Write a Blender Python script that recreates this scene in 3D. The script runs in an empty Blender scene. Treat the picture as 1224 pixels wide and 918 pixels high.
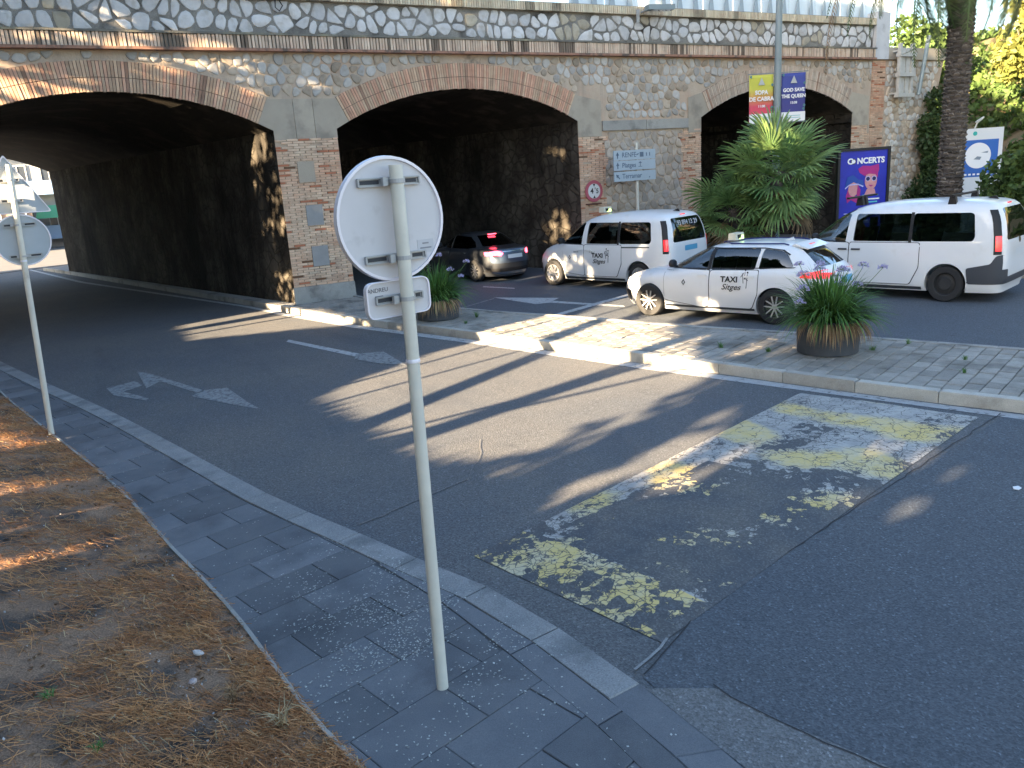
import bpy, bmesh, math, random
import numpy as np
from mathutils import Vector, Matrix
from mathutils.noise import noise as pnoise
R = math.radians
S = bpy.context.scene
COL = S.collection
random.seed(7); RNG = np.random.default_rng(7)

# ------------------------------------------------------------------ camera
# world: x runs along the bridge face, y away behind it (face is y = 0), z up, metres
HEAD, PITCH, ROLL = R(28.26), R(14.56), R(-3.79)
Fw = Vector((math.sin(HEAD)*math.cos(PITCH), math.cos(HEAD)*math.cos(PITCH), -math.sin(PITCH)))
Rt = Vector((math.cos(HEAD), -math.sin(HEAD), 0)); Up = Rt.cross(Fw)
R2 = math.cos(ROLL)*Rt + math.sin(ROLL)*Up; U2 = -math.sin(ROLL)*Rt + math.cos(ROLL)*Up
cd = bpy.data.cameras.new("camera"); cam = bpy.data.objects.new("camera", cd); COL.objects.link(cam)
mw = Matrix((R2, U2, -Fw)).transposed().to_4x4(); mw.translation = Vector((0, -21.056, 3.017)); cam.matrix_world = mw
cd.sensor_width = 36; cd.lens = 955.83/1224*36; cd.clip_end = 2000; S.camera = cam

# ------------------------------------------------------------------ light
SUN_AZ, SUN_EL = R(15.5), R(14.0)          # light travels along +x turned SUN_AZ towards +y
W = bpy.data.worlds.new("World"); S.world = W; W.use_nodes = True
nt = W.node_tree; bg = nt.nodes['Background']
sky = nt.nodes.new('ShaderNodeTexSky'); sky.sky_type = 'NISHITA'; sky.sun_disc = False
sky.sun_elevation = SUN_EL; sky.sun_rotation = math.atan2(-math.cos(SUN_AZ), -math.sin(SUN_AZ))
sky.air_density = 1.0; sky.dust_density = 1.5; sky.ozone_density = 1.5
nt.links.new(sky.outputs[0], bg.inputs[0]); bg.inputs[1].default_value = 0.058
sd = bpy.data.lights.new("sun", 'SUN'); sun = bpy.data.objects.new("sun", sd); COL.objects.link(sun)
sd.energy = 5.0; sd.angle = R(0.5); sd.color = (1.0, 0.76, 0.48)
Ldir = Vector((math.cos(SUN_AZ)*math.cos(SUN_EL), math.sin(SUN_AZ)*math.cos(SUN_EL), -math.sin(SUN_EL)))
sun.rotation_euler = Ldir.to_track_quat('-Z', 'Y').to_euler(); sun.location = (-30, -20, 30)
S.view_settings.view_transform = 'Standard'; S.view_settings.look = 'None'
S.view_settings.exposure = 3.6; S.view_settings.gamma = 1
S.render.engine = 'CYCLES'
S.cycles.max_bounces = 6; S.cycles.transparent_max_bounces = 12

# ------------------------------------------------------------------ materials
def newmat(name):
    m = bpy.data.materials.new(name); m.use_nodes = True
    return m, m.node_tree, m.node_tree.nodes['Principled BSDF']
def N(t, ty, **kw):
    n = t.nodes.new(ty)
    for k, v in kw.items(): setattr(n, k, v)
    return n
def mixc(t, fac, a, b, blend='MIX'):
    n = N(t, 'ShaderNodeMix', data_type='RGBA', blend_type=blend)
    for s, v in ((0, fac), (6, a), (7, b)):
        if hasattr(v, 'is_linked') or isinstance(v, bpy.types.NodeSocket): t.links.new(v, n.inputs[s])
        elif s == 0: n.inputs[0].default_value = v
        else: n.inputs[s].default_value = (*v[:3], 1)
    return n.outputs[2]
def ramp(t, src, stops):
    n = N(t, 'ShaderNodeValToRGB'); cr = n.color_ramp
    while len(cr.elements) < len(stops): cr.elements.new(0.5)
    for e, (p, c) in zip(cr.elements, stops):
        e.position = p; e.color = (*c, 1) if isinstance(c, tuple) else (c, c, c, 1)
    t.links.new(src, n.inputs[0]); return n.outputs[0]
def noise(t, co, scale, detail=5, rough=.55, stretch=None, dist=0):
    n = N(t, 'ShaderNodeTexNoise'); n.inputs['Scale'].default_value = scale
    n.inputs['Detail'].default_value = detail; n.inputs['Roughness'].default_value = rough; n.inputs['Distortion'].default_value = dist
    if stretch:
        mp = N(t, 'ShaderNodeMapping'); mp.inputs['Scale'].default_value = stretch
        t.links.new(co, mp.inputs[0]); co = mp.outputs[0]
    t.links.new(co, n.inputs['Vector']); return n.outputs['Fac']
def math_(t, op, a, b=0, clamp=False):
    n = N(t, 'ShaderNodeMath', operation=op, use_clamp=clamp)
    for i, v in ((0, a), (1, b)):
        if isinstance(v, bpy.types.NodeSocket): t.links.new(v, n.inputs[i])
        else: n.inputs[i].default_value = v
    return n.outputs[0]
def mk(name, c1, c2=None, sc=2.0, rough=.85, c3=None, sc3=.5, t3=(.5, .65), bump=0.0, bsc=60, tint=False, rnd=0.0, fine=0.0, fsc=150,
       metal=0.0, spec=.3, emit=None, es=0, st=None, co='pos', coat=0, trans=0):
    m, t, p = newmat(name)
    P = N(t, 'ShaderNodeNewGeometry').outputs['Position'] if co == 'pos' else N(t, 'ShaderNodeTexCoord').outputs['Object']
    col = None
    if c2: col = mixc(t, ramp(t, noise(t, P, sc, 6, .6, st), [(.3, 0.0), (.7, 1.0)]), c1, c2)
    if c3: col = mixc(t, ramp(t, noise(t, P, sc3, 5, .6), [(t3[0], 0.0), (t3[1], 1.0)]), col if col else c1, c3)
    if fine:
        f = ramp(t, noise(t, P, fsc, 2, .8), [(.32, 1-fine), (.5, 1.0), (.68, 1+fine)])
        col = mixc(t, 1.0, col if col else c1, f, 'MULTIPLY')
    if tint:
        a = N(t, 'ShaderNodeAttribute', attribute_name='tint')
        col = mixc(t, 1.0, col if col else c1, a.outputs['Color'], 'MULTIPLY')
    if rnd:
        o = N(t, 'ShaderNodeObjectInfo').outputs['Random']
        f = ramp(t, o, [(0, 1-rnd), (1, 1+rnd)])
        col = mixc(t, 1.0, col if col else c1, f, 'MULTIPLY')
    if col: t.links.new(col, p.inputs['Base Color'])
    else: p.inputs['Base Color'].default_value = (*c1, 1)
    p.inputs['Roughness'].default_value = rough; p.inputs['Metallic'].default_value = metal
    p.inputs['Specular IOR Level'].default_value = spec; p.inputs['Coat Weight'].default_value = coat
    p.inputs['Coat Roughness'].default_value = .05
    if emit: p.inputs['Emission Color'].default_value = (*emit, 1); p.inputs['Emission Strength'].default_value = es
    if bump:
        b = N(t, 'ShaderNodeBump'); b.inputs['Strength'].default_value = bump; b.inputs['Distance'].default_value = .01
        t.links.new(noise(t, P, bsc, 5, .7), b.inputs['Height']); t.links.new(b.outputs[0], p.inputs['Normal'])
    return m
def leafmat(name, c1, c2, trans=.35, rough=.5, sc=1.2):
    m, t, p = newmat(name)
    P = N(t, 'ShaderNodeNewGeometry').outputs['Position']
    a = N(t, 'ShaderNodeAttribute', attribute_name='tint')
    col = mixc(t, ramp(t, noise(t, P, sc, 4), [(.35, 0.0), (.65, 1.0)]), c1, c2)
    col = mixc(t, 1.0, col, a.outputs['Color'], 'MULTIPLY')
    t.links.new(col, p.inputs['Base Color']); p.inputs['Roughness'].default_value = rough; p.inputs['Specular IOR Level'].default_value = .3
    tr = N(t, 'ShaderNodeBsdfTranslucent'); t.links.new(col, tr.inputs[0])
    mx = N(t, 'ShaderNodeMixShader'); mx.inputs[0].default_value = trans
    t.links.new(p.outputs[0], mx.inputs[1]); t.links.new(tr.outputs[0], mx.inputs[2])
    t.links.new(mx.outputs[0], t.nodes['Material Output'].inputs[0]); return m

def asphalt(name, base, warm, dk):
    m, t, p = newmat(name)
    P = N(t, 'ShaderNodeNewGeometry').outputs['Position']
    col = mixc(t, ramp(t, noise(t, P, .35, 5, .6), [(.35, 0.0), (.7, 1.0)]), base, warm)
    col = mixc(t, ramp(t, noise(t, P, 1.7, 6, .7), [(.55, 0.0), (.8, .6)]), col, dk)
    col = mixc(t, ramp(t, noise(t, P, .55, 6, .65, (1.0, .22, 1.0), .4), [(.56, 0.0), (.72, .55)]), col, dk)
    col = mixc(t, ramp(t, noise(t, P, 2.6, 4, .5), [(.68, 0.0), (.76, .6)]), col, tuple(c*.7 for c in dk))
    vor = N(t, 'ShaderNodeTexVoronoi'); vor.inputs['Scale'].default_value = 75; t.links.new(P, vor.inputs['Vector'])
    sp = ramp(t, vor.outputs['Color'], [(0.0, .55), (.55, .95), (.85, 1.15), (1.0, 2.3)])
    col = mixc(t, .9, col, sp, 'MULTIPLY')
    sp2 = ramp(t, noise(t, P, 45, 3, .8), [(.3, .6), (.5, 1.0), (.7, 1.5)])
    col = mixc(t, .6, col, sp2, 'MULTIPLY')
    t.links.new(col, p.inputs['Base Color']); p.inputs['Roughness'].default_value = .8; p.inputs['Specular IOR Level'].default_value = .35
    b = N(t, 'ShaderNodeBump'); b.inputs['Strength'].default_value = .6; b.inputs['Distance'].default_value = .006
    t.links.new(vor.outputs['Distance'], b.inputs['Height']); t.links.new(b.outputs[0], p.inputs['Normal'])
    return m
M_ASPH = asphalt('asphalt', (.100, .107, .118), (.135, .132, .128), (.068, .074, .084))
M_ASPH_B = asphalt('asphalt_newer', (.085, .096, .112), (.10, .11, .122), (.064, .072, .084))
M_ASPH_D = asphalt('asphalt_dark_patch', (.055, .058, .066), (.075, .074, .075), (.045, .047, .052))
M_DUST = asphalt('asphalt_dusty', (.15, .152, .155), (.19, .185, .175), (.11, .11, .115))
M_CONC = mk('concrete', (.30, .29, .27), (.36, .35, .32), 3, c3=(.18, .175, .165), sc3=1.5, bump=.3, fine=.15, rnd=.12)
M_GUT = mk('gutter_concrete', (.20, .205, .21), (.27, .27, .265), 4, c3=(.13, .135, .14), sc3=2.2, t3=(.52, .7), bump=.3, fine=.25, fsc=90, rnd=.1)
M_KERB = mk('kerb_stone', (.36, .34, .30), (.45, .43, .38), 5, c3=(.22, .2, .17), sc3=2, t3=(.5, .75), bump=.4, fine=.2, rnd=.15)
M_SLAB = mk('slab_stone', (.11, .118, .132), (.15, .155, .165), 2.5, c3=(.085, .09, .10), sc3=1.1, bump=.25, bsc=120, fine=.18, fsc=160, rnd=.2, rough=.75)
M_PAVER = mk('paver', (.25, .235, .21), (.32, .30, .265), 6, c3=(.17, .16, .14), sc3=1.4, bump=.4, fine=.25, rnd=.2)
M_JOINT = mk('joint_sand', (.10, .09, .075), (.15, .13, .10), 8, c3=(.06, .075, .035), sc3=2.5, fine=.3)
M_PAINT = mk('road_paint_white', (.42, .43, .43), (.33, .335, .34), 8, c3=(.16, .165, .17), sc3=9, t3=(.56, .64), fine=.25, fsc=120, bump=.3)
M_PAINTW = mk('road_paint_worn', (.26, .27, .27), (.20, .205, .21), 9, c3=(.12, .123, .128), sc3=14, t3=(.50, .60), fine=.3, fsc=120, bump=.3)
M_MORTAR_D = mk('mortar_dark', (.15, .145, .135), (.27, .255, .23), 2.2, c3=(.055, .05, .045), sc3=.9, bump=.6, bsc=30, fine=.3, fsc=60)
M_STONE = mk('rubble_stone', (.50, .50, .50), (.60, .59, .57), 9, c3=(.40, .375, .33), sc3=4, t3=(.5, .72), bump=.5, bsc=35, tint=True)
M_BRICK = mk('brick_face', (.54, .32, .22), (.62, .43, .31), 5, c3=(.34, .22, .165), sc3=2, t3=(.55, .75), bump=.4, tint=True)
M_TERRA = mk('terracotta', (.36, .19, .13), (.26, .15, .11), 6, c3=(.12, .09, .075), sc3=3, bump=.3)
M_SPRING = mk('grey_render', (.36, .315, .255), (.42, .37, .30), 2, c3=(.27, .24, .20), sc3=1.3, bump=.3, rnd=.08)
M_PLATE = mk('grey_slate_plate', (.24, .25, .255), (.29, .295, .30), 4, rough=.6)
# wall mortar: beige between the stones, dark where damp
def wallmat():
    m, t, p = newmat('wall_mortar')
    P = N(t, 'ShaderNodeNewGeometry').outputs['Position']
    col = mixc(t, ramp(t, noise(t, P, 1.3, 6, .65), [(.35, 0.0), (.7, 1.0)]), (.50, .41, .32), (.40, .31, .235))
    col = mixc(t, ramp(t, noise(t, P, .8, 4, .6), [(.5, 0.0), (.66, 1.0)]), col, (.48, .34, .25))
    dk = ramp(t, noise(t, P, .55, 5, .65), [(.62, 0.0), (.70, 1.0)])
    col = mixc(t, dk, col, (.10, .09, .08))
    dr = ramp(t, noise(t, P, 1.0, 5, .6, (3.0, 3.0, .25)), [(.52, 0.0), (.75, .7)])
    col = mixc(t, dr, col, (.26, .215, .175))
    t.links.new(col, p.inputs['Base Color']); p.inputs['Roughness'].default_value = .9
    b = N(t, 'ShaderNodeBump'); b.inputs['Strength'].default_value = .7; b.inputs['Distance'].default_value = .02
    t.links.new(noise(t, P, 14, 6, .7), b.inputs['Height']); t.links.new(b.outputs[0], p.inputs['Normal']); return m
M_WALL = wallmat()
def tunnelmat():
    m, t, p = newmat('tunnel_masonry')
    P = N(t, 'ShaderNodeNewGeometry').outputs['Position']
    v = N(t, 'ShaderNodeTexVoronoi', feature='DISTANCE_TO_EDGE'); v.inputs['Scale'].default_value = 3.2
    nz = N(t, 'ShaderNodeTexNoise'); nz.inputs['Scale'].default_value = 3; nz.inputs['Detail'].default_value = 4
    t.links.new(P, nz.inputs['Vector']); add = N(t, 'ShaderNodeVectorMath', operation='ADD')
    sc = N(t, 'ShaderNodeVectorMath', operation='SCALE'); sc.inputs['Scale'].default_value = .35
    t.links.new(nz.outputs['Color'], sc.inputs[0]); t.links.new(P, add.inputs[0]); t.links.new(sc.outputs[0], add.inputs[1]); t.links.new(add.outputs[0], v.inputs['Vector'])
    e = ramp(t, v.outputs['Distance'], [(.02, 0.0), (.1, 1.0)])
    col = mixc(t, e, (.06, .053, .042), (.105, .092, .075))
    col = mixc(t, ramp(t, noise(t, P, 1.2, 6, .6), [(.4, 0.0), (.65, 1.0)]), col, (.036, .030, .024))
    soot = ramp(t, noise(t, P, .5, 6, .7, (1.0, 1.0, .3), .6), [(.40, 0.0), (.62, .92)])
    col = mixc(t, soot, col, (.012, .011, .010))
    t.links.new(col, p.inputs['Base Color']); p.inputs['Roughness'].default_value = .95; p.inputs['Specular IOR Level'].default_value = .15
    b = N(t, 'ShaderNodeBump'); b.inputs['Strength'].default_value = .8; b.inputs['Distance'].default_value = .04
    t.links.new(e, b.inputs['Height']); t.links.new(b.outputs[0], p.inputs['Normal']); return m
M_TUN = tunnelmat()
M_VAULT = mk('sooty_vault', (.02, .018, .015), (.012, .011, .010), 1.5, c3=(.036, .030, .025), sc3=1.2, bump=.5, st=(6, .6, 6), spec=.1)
M_METAL = mk('galvanised_metal', (.42, .43, .44), (.36, .37, .38), 6, rough=.5, metal=.35, co='obj')
M_SIGNBACK = mk('sign_back_grey', (.60, .585, .60), (.55, .54, .55), 3, rough=.45, c3=(.47, .46, .47), sc3=8, t3=(.6, .8), co='obj')
M_SIGNBACK2 = mk('sign_back_bluish', (.42, .46, .49), (.38, .42, .45), 3, rough=.45, co='obj')
M_POLEW = mk('pole_offwhite', (.66, .64, .56), (.56, .55, .49), 5, rough=.5, c3=(.40, .38, .33), sc3=4, t3=(.6, .8), co='obj')
M_RIM = mk('sign_rim', (.74, .72, .78), rough=.4, metal=.2)
M_LAMP = mk('lamp_post_grey', (.20, .25, .27), (.24, .29, .31), 2, rough=.5, metal=.2)
M_BLACK = mk('black_plastic', (.018, .018, .02), rough=.5)
M_DARKGREY = mk('dark_grey_plastic', (.05, .055, .065), rough=.55)
M_RUBBER = mk('rubber', (.022, .022, .024), (.03, .03, .03), 30, rough=.8, co='obj')
M_ALLOY = mk('alloy', (.55, .55, .56), rough=.35, metal=.6)
M_ALLOYD = mk('alloy_dark', (.04, .04, .045), rough=.4, metal=.3)
M_STEEL = mk('steel_wheel', (.035, .036, .038), rough=.6, metal=.2)
M_WHITE = mk('white_car_paint', (.72, .73, .74), (.68, .69, .70), .8, rough=.35, coat=.6, c3=(.62, .61, .58), sc3=2.5, t3=(.6, .8), co='obj')
M_GREYCAR = mk('grey_car_paint', (.055, .06, .07), rough=.35, metal=.5, coat=.8)
M_BLUEGREY = mk('blue_grey_metallic', (.10, .13, .18), rough=.3, metal=.6, coat=.6)
M_CHROME = mk('chrome', (.6, .62, .65), rough=.2, metal=1)
M_INT = mk('car_interior', (.02, .02, .022), rough=.9)
M_SEAT = mk('seat_fabric', (.035, .035, .038), rough=.95)
M_REDL = mk('tail_lamp_red', (.5, .015, .02), rough=.2, coat=1, emit=(1, .04, .05), es=.12)
M_REDLIT = mk('brake_lamp_lit', (.6, .02, .03), rough=.2, coat=1, emit=(1, .06, .10), es=1.3)
M_LENS = mk('headlamp_lens', (.25, .27, .30), rough=.1, coat=1, spec=.8)
M_PLATEW = mk('number_plate_white', (.55, .58, .60), rough=.4)
M_PLATEB = mk('number_plate_blue', (.10, .34, .52), rough=.4)
M_INK = mk('black_ink', (.02, .02, .022), rough=.6)
M_WINK = mk('white_ink', (.75, .76, .78), rough=.6)
M_NAVY = mk('navy_trim', (.02, .025, .12), rough=.4)
M_POT = mk('planter_grey', (.05, .058, .068), (.07, .075, .085), 5, rough=.7, c3=(.10, .10, .095), sc3=7, t3=(.6, .8))
M_SOIL = mk('soil', (.07, .05, .035), (.11, .08, .055), 12, bump=.6)
M_PETAL = mk('agapanthus_petal', (.36, .33, .58), (.48, .46, .68), 20, rough=.6)
M_STEM = mk('flower_stem', (.10, .17, .05), rough=.6)
M_BARK = mk('bark', (.10, .075, .055), (.15, .115, .085), 6, c3=(.05, .04, .03), sc3=9, bump=.8, bsc=18)
M_PALMBARK = mk('palm_bark', (.055, .046, .042), (.10, .085, .075), 9, c3=(.03, .025, .022), sc3=5, bump=.8, bsc=22)
M_LEAF = leafmat('leaf_green', (.055, .10, .03), (.10, .15, .04))
M_LEAFD = leafmat('leaf_dark', (.030, .058, .020), (.055, .09, .03), .25)
M_LEAFY = leafmat('leaf_yellow_green', (.14, .17, .04), (.22, .22, .06), .4)
M_AGA = leafmat('agapanthus_leaf', (.07, .16, .04), (.12, .23, .06), .3, .4)
M_FAN = leafmat('fan_palm_leaf', (.125, .235, .085), (.22, .31, .11), .4, .4)
M_DATE = leafmat('date_palm_leaf', (.06, .10, .04), (.10, .13, .05), .3, .5)
M_DRY = leafmat('dry_leaf', (.20, .125, .065), (.30, .20, .11), .25, .7)
M_STRAW = leafmat('straw', (.45, .34, .18), (.5, .40, .24), .2, .7)
M_GLASS = None
def glassmat(name, tint, tr, rough=.02):
    m, t, p = newmat(name)
    t.nodes.remove(p)
    T = N(t, 'ShaderNodeBsdfTransparent'); T.inputs[0].default_value = (tint[0]*tr, tint[1]*tr, tint[2]*tr, 1)
    G = N(t, 'ShaderNodeBsdfGlossy'); G.inputs['Roughness'].default_value = rough; G.inputs[0].default_value = (.9, .95, 1, 1)
    f = N(t, 'ShaderNodeFresnel'); f.inputs[0].default_value = 1.6
    f2 = math_(t, 'MULTIPLY_ADD', f.outputs[0], 1.2); t.nodes[-1].inputs[2].default_value = .04
    mx = N(t, 'ShaderNodeMixShader'); t.links.new(f2, mx.inputs[0]); t.links.new(T.outputs[0], mx.inputs[1]); t.links.new(G.outputs[0], mx.inputs[2])
    t.links.new(mx.outputs[0], t.nodes['Material Output'].inputs[0]); return m
M_GLASS = glassmat('car_glass', (.8, .95, .95), .75)
M_GLASSD = glassmat('car_glass_tinted', (.5, .62, .62), .35)

# ------------------------------------------------------------------ builders
def link(o, parent=None):
    COL.objects.link(o)
    if parent is not None: o.parent = parent
    return o
def tag(o, label=None, cat=None, group=None, kind=None):
    if label: o['label'] = label
    if cat: o['category'] = cat
    if group: o['group'] = group
    if kind: o['kind'] = kind
    return o
def thing(name, label, cat, loc=(0, 0, 0), az=0, group=None):
    o = bpy.data.objects.new(name, None); link(o); o.location = loc; o.rotation_euler = (0, 0, az); o.empty_display_size = .2
    return tag(o, label, cat, group)
def obj(name, me, parent=None, mat=None):
    o = bpy.data.objects.new(name, me); link(o, parent)
    if mat is not None: me.materials.append(mat)
    return o
def copy_tree(o, parent=None):
    c = o.copy(); COL.objects.link(c); c.parent = parent
    for ch in list(o.children): copy_tree(ch, c)
    return c
class MB:
    def __init__(s): s.v = []; s.f = []; s.m = []; s.t = []; s.ct = (1, 1, 1); s.cm = 0
    def add(s, vs, fs, mi=None):
        b = len(s.v); s.v += [tuple(x) for x in vs]
        for f in fs: s.f.append([b+i for i in f]); s.m.append(s.cm if mi is None else mi); s.t.append(s.ct)
    def box(s, a, b, mi=None):
        (x0, y0, z0), (x1, y1, z1) = a, b
        s.add([(x0,y0,z0),(x1,y0,z0),(x1,y1,z0),(x0,y1,z0),(x0,y0,z1),(x1,y0,z1),(x1,y1,z1),(x0,y1,z1)],
              [(0,3,2,1),(4,5,6,7),(0,1,5,4),(1,2,6,5),(2,3,7,6),(3,0,4,7)], mi)
    def obox(s, c, ax, ay, az, mi=None):
        c = Vector(c); ax, ay, az = Vector(ax), Vector(ay), Vector(az)
        P = [c+i*ax+j*ay+k*az for k in (-1, 1) for (i, j) in ((-1,-1),(1,-1),(1,1),(-1,1))]
        s.add(P, [(0,3,2,1),(4,5,6,7),(0,1,5,4),(1,2,6,5),(2,3,7,6),(3,0,4,7)], mi)
    def prism(s, poly, z0, z1, mi=None, bevel=0):
        n = len(poly); 
        if bevel:
            cx = sum(p[0] for p in poly)/n; cy = sum(p[1] for p in poly)/n
            ins = []
            for p in poly:
                d = math.hypot(p[0]-cx, p[1]-cy) or 1; k = max(0, 1-bevel*1.4/d); ins.append((cx+(p[0]-cx)*k, cy+(p[1]-cy)*k))
            s.add([(p[0], p[1], z0) for p in poly]+[(p[0], p[1], z1-bevel) for p in poly]+[(p[0], p[1], z1) for p in ins],
                  [[i, (i+1)%n, n+(i+1)%n, n+i] for i in range(n)]+[[n+i, n+(i+1)%n, 2*n+(i+1)%n, 2*n+i] for i in range(n)]+[list(range(2*n, 3*n))], mi)
        else:
            s.add([(p[0], p[1], z0) for p in poly]+[(p[0], p[1], z1) for p in poly],
                  [list(range(n))[::-1], list(range(n, 2*n))]+[[i, (i+1)%n, n+(i+1)%n, n+i] for i in range(n)], mi)
    def prismxz(s, poly, y0, y1, mi=None):   # polygon in x,z, extruded along y (y0 front)
        n = len(poly)
        s.add([(p[0], y0, p[1]) for p in poly]+[(p[0], y1, p[1]) for p in poly],
              [list(range(n)), list(range(n, 2*n))[::-1]]+[[i, n+i, n+(i+1)%n, (i+1)%n] for i in range(n)], mi)
    def tube(s, pts, rad, seg=8, mi=None, cap=True):
        pts = [Vector(p) for p in pts]; n = len(pts); rad = rad if isinstance(rad, (list, tuple)) else [rad]*n
        vs = []; up = None
        for i, p in enumerate(pts):
            d = (pts[min(i+1, n-1)]-pts[max(i-1, 0)]).normalized()
            if up is None: up = Vector((0, 0, 1)) if abs(d.z) < .9 else Vector((1, 0, 0))
            a = d.cross(up).normalized(); b = a.cross(d).normalized(); up = b
            for k in range(seg):
                w = 2*math.pi*k/seg; vs.append(p+rad[i]*(math.cos(w)*a+math.sin(w)*b))
        fs = [[i*seg+k, i*seg+(k+1)%seg, (i+1)*seg+(k+1)%seg, (i+1)*seg+k] for i in range(n-1) for k in range(seg)]
        if cap: fs += [list(range(seg))[::-1], list(range((n-1)*seg, n*seg))]
        s.add(vs, fs, mi)
    def lathe(s, prof, seg=24, axis='z', c=(0, 0, 0), mi=None):   # prof: (r, h)
        cap = axis == 'z'
        vs = []; n = len(prof)
        for r, h in prof:
            for k in range(seg):
                w = 2*math.pi*k/seg; a, b = r*math.cos(w), r*math.sin(w)
                v = (a, b, h) if axis == 'z' else ((a, h, b) if axis == 'y' else (h, a, b))
                vs.append((v[0]+c[0], v[1]+c[1], v[2]+c[2]))
        fs = [[i*seg+k, i*seg+(k+1)%seg, (i+1)*seg+(k+1)%seg, (i+1)*seg+k] for i in range(n-1) for k in range(seg)]
        if cap: fs += [list(range(seg))[::-1], list(range((n-1)*seg, n*seg))]
        s.add(vs, fs, mi)
    def mesh(s, name, smooth=0, tint=False):
        me = bpy.data.meshes.new(name); me.from_pydata(s.v, [], s.f); me.update()
        if any(s.m): me.polygons.foreach_set('material_index', s.m)
        if tint:
            ca = me.attributes.new('tint', 'FLOAT_COLOR', 'FACE')
            ca.data.foreach_set('color', np.array([(*t[:3], 1) for t in s.t], dtype=np.float32).ravel())
        if smooth:
            me.polygons.foreach_set('use_smooth', [True]*len(me.polygons)); me.set_sharp_from_angle(angle=R(smooth))
        return me
    def build(s, name, mat, parent=None, smooth=0, tint=False, fix=False):
        me = s.mesh(name, smooth, tint)
        if fix:
            bm = bmesh.new(); bm.from_mesh(me); bmesh.ops.recalc_face_normals(bm, faces=bm.faces); bm.to_mesh(me); bm.free()
        for m in (mat if isinstance(mat, (list, tuple)) else [mat]): me.materials.append(m)
        return obj(name, me, parent)
def quads(name, P, mat, parent=None, tint=None):   # P: (n,4,3)
    n = len(P); me = bpy.data.meshes.new(name)
    me.vertices.add(n*4); me.vertices.foreach_set('co', np.ascontiguousarray(P, dtype=np.float32).ravel())
    me.loops.add(n*4); me.loops.foreach_set('vertex_index', np.arange(n*4, dtype=np.int32))
    me.polygons.add(n); me.polygons.foreach_set('loop_start', np.arange(0, n*4, 4, dtype=np.int32))
    me.update(calc_edges=True)
    if tint is None: tint = RNG.uniform(.6, 1.4, n)[:, None]*np.ones((1, 3))
    ca = me.attributes.new('tint', 'FLOAT_COLOR', 'FACE')
    ca.data.foreach_set('color', np.hstack([tint, np.ones((n, 1))]).astype(np.float32).ravel())
    me.materials.append(mat)
    return obj(name, me, parent)
def rand_dirs(n):
    v = RNG.normal(size=(n, 3)); return v/np.linalg.norm(v, axis=1)[:, None]
def cards(C, L, Wd, dirs=None, droop=0):
    n = len(C); d = rand_dirs(n) if dirs is None else dirs
    d = d.copy(); d[:, 2] -= droop; d /= np.linalg.norm(d, axis=1)[:, None]
    s = np.cross(d, rand_dirs(n)); s /= np.linalg.norm(s, axis=1)[:, None]+1e-9
    L = (RNG.uniform(.7, 1.3, n)*L)[:, None]; w = (RNG.uniform(.7, 1.3, n)*Wd)[:, None]
    return np.stack([C-d*L/2, C+s*w/2, C+d*L/2, C-s*w/2], 1)
def clump_points(blobs, per, shell=.55):   # blobs: (x,y,z,rx,ry,rz)
    out = []
    for b in blobs:
        n = int(per*b[3]*b[4]+per*b[3]*b[5]+per*b[4]*b[5])//3+8
        d = rand_dirs(n); r = RNG.uniform(shell**3, 1, n)**(1/3)
        out.append(np.array(b[:3])+d*r[:, None]*np.array(b[3:]))
    return np.vstack(out)
def blobs_in(c, r, n, k=.38):
    out = []
    for _ in range(n):
        d = rand_dirs(1)[0]*random.uniform(.35, .85); s = random.uniform(.7, 1.25)*k
        out.append((c[0]+d[0]*r[0], c[1]+d[1]*r[1], c[2]+d[2]*r[2], r[0]*s, r[1]*s, r[2]*s))
    return out
def text_mesh(s, size, extr=.0015, shear=0, align='CENTER', bold=0, sx=1):
    c = bpy.data.curves.new('txt', 'FONT'); c.body = s; c.size = size; c.extrude = extr; c.shear = shear; c.align_x = align; c.align_y = 'CENTER'
    c.offset = bold; c.resolution_u = 3
    o = bpy.data.objects.new('txt', c); COL.objects.link(o); bpy.context.view_layer.update()
    me = bpy.data.meshes.new_from_object(o.evaluated_get(bpy.context.evaluated_depsgraph_get()))
    bpy.data.objects.remove(o); bpy.data.curves.remove(c)
    if sx != 1:
        for v in me.vertices: v.co.x *= sx
    return me
def place_text(name, s, size, mat, parent, loc, rot, shear=0, align='CENTER', bold=0, sx=1):
    me = text_mesh(s, size, .0015, shear, align, bold, sx); me.materials.clear(); me.materials.append(mat); me.name = name
    o = obj(name, me, parent); o.location = loc; o.rotation_euler = rot; return o
def resample(pl, step):
    out = [pl[0]]; 
    for a, b in zip(pl[:-1], pl[1:]):
        n = max(1, int(math.hypot(b[0]-a[0], b[1]-a[1])/step))
        for i in range(1, n+1): out.append((a[0]+(b[0]-a[0])*i/n, a[1]+(b[1]-a[1])*i/n))
    return out
def smooth_pl(pl, it=2):
    for _ in range(it):
        o = [pl[0]]
        for a, b in zip(pl[:-1], pl[1:]): o += [(a[0]*.75+b[0]*.25, a[1]*.75+b[1]*.25), (a[0]*.25+b[0]*.75, a[1]*.25+b[1]*.75)]
        pl = o+[pl[-1]]
    return pl
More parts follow.
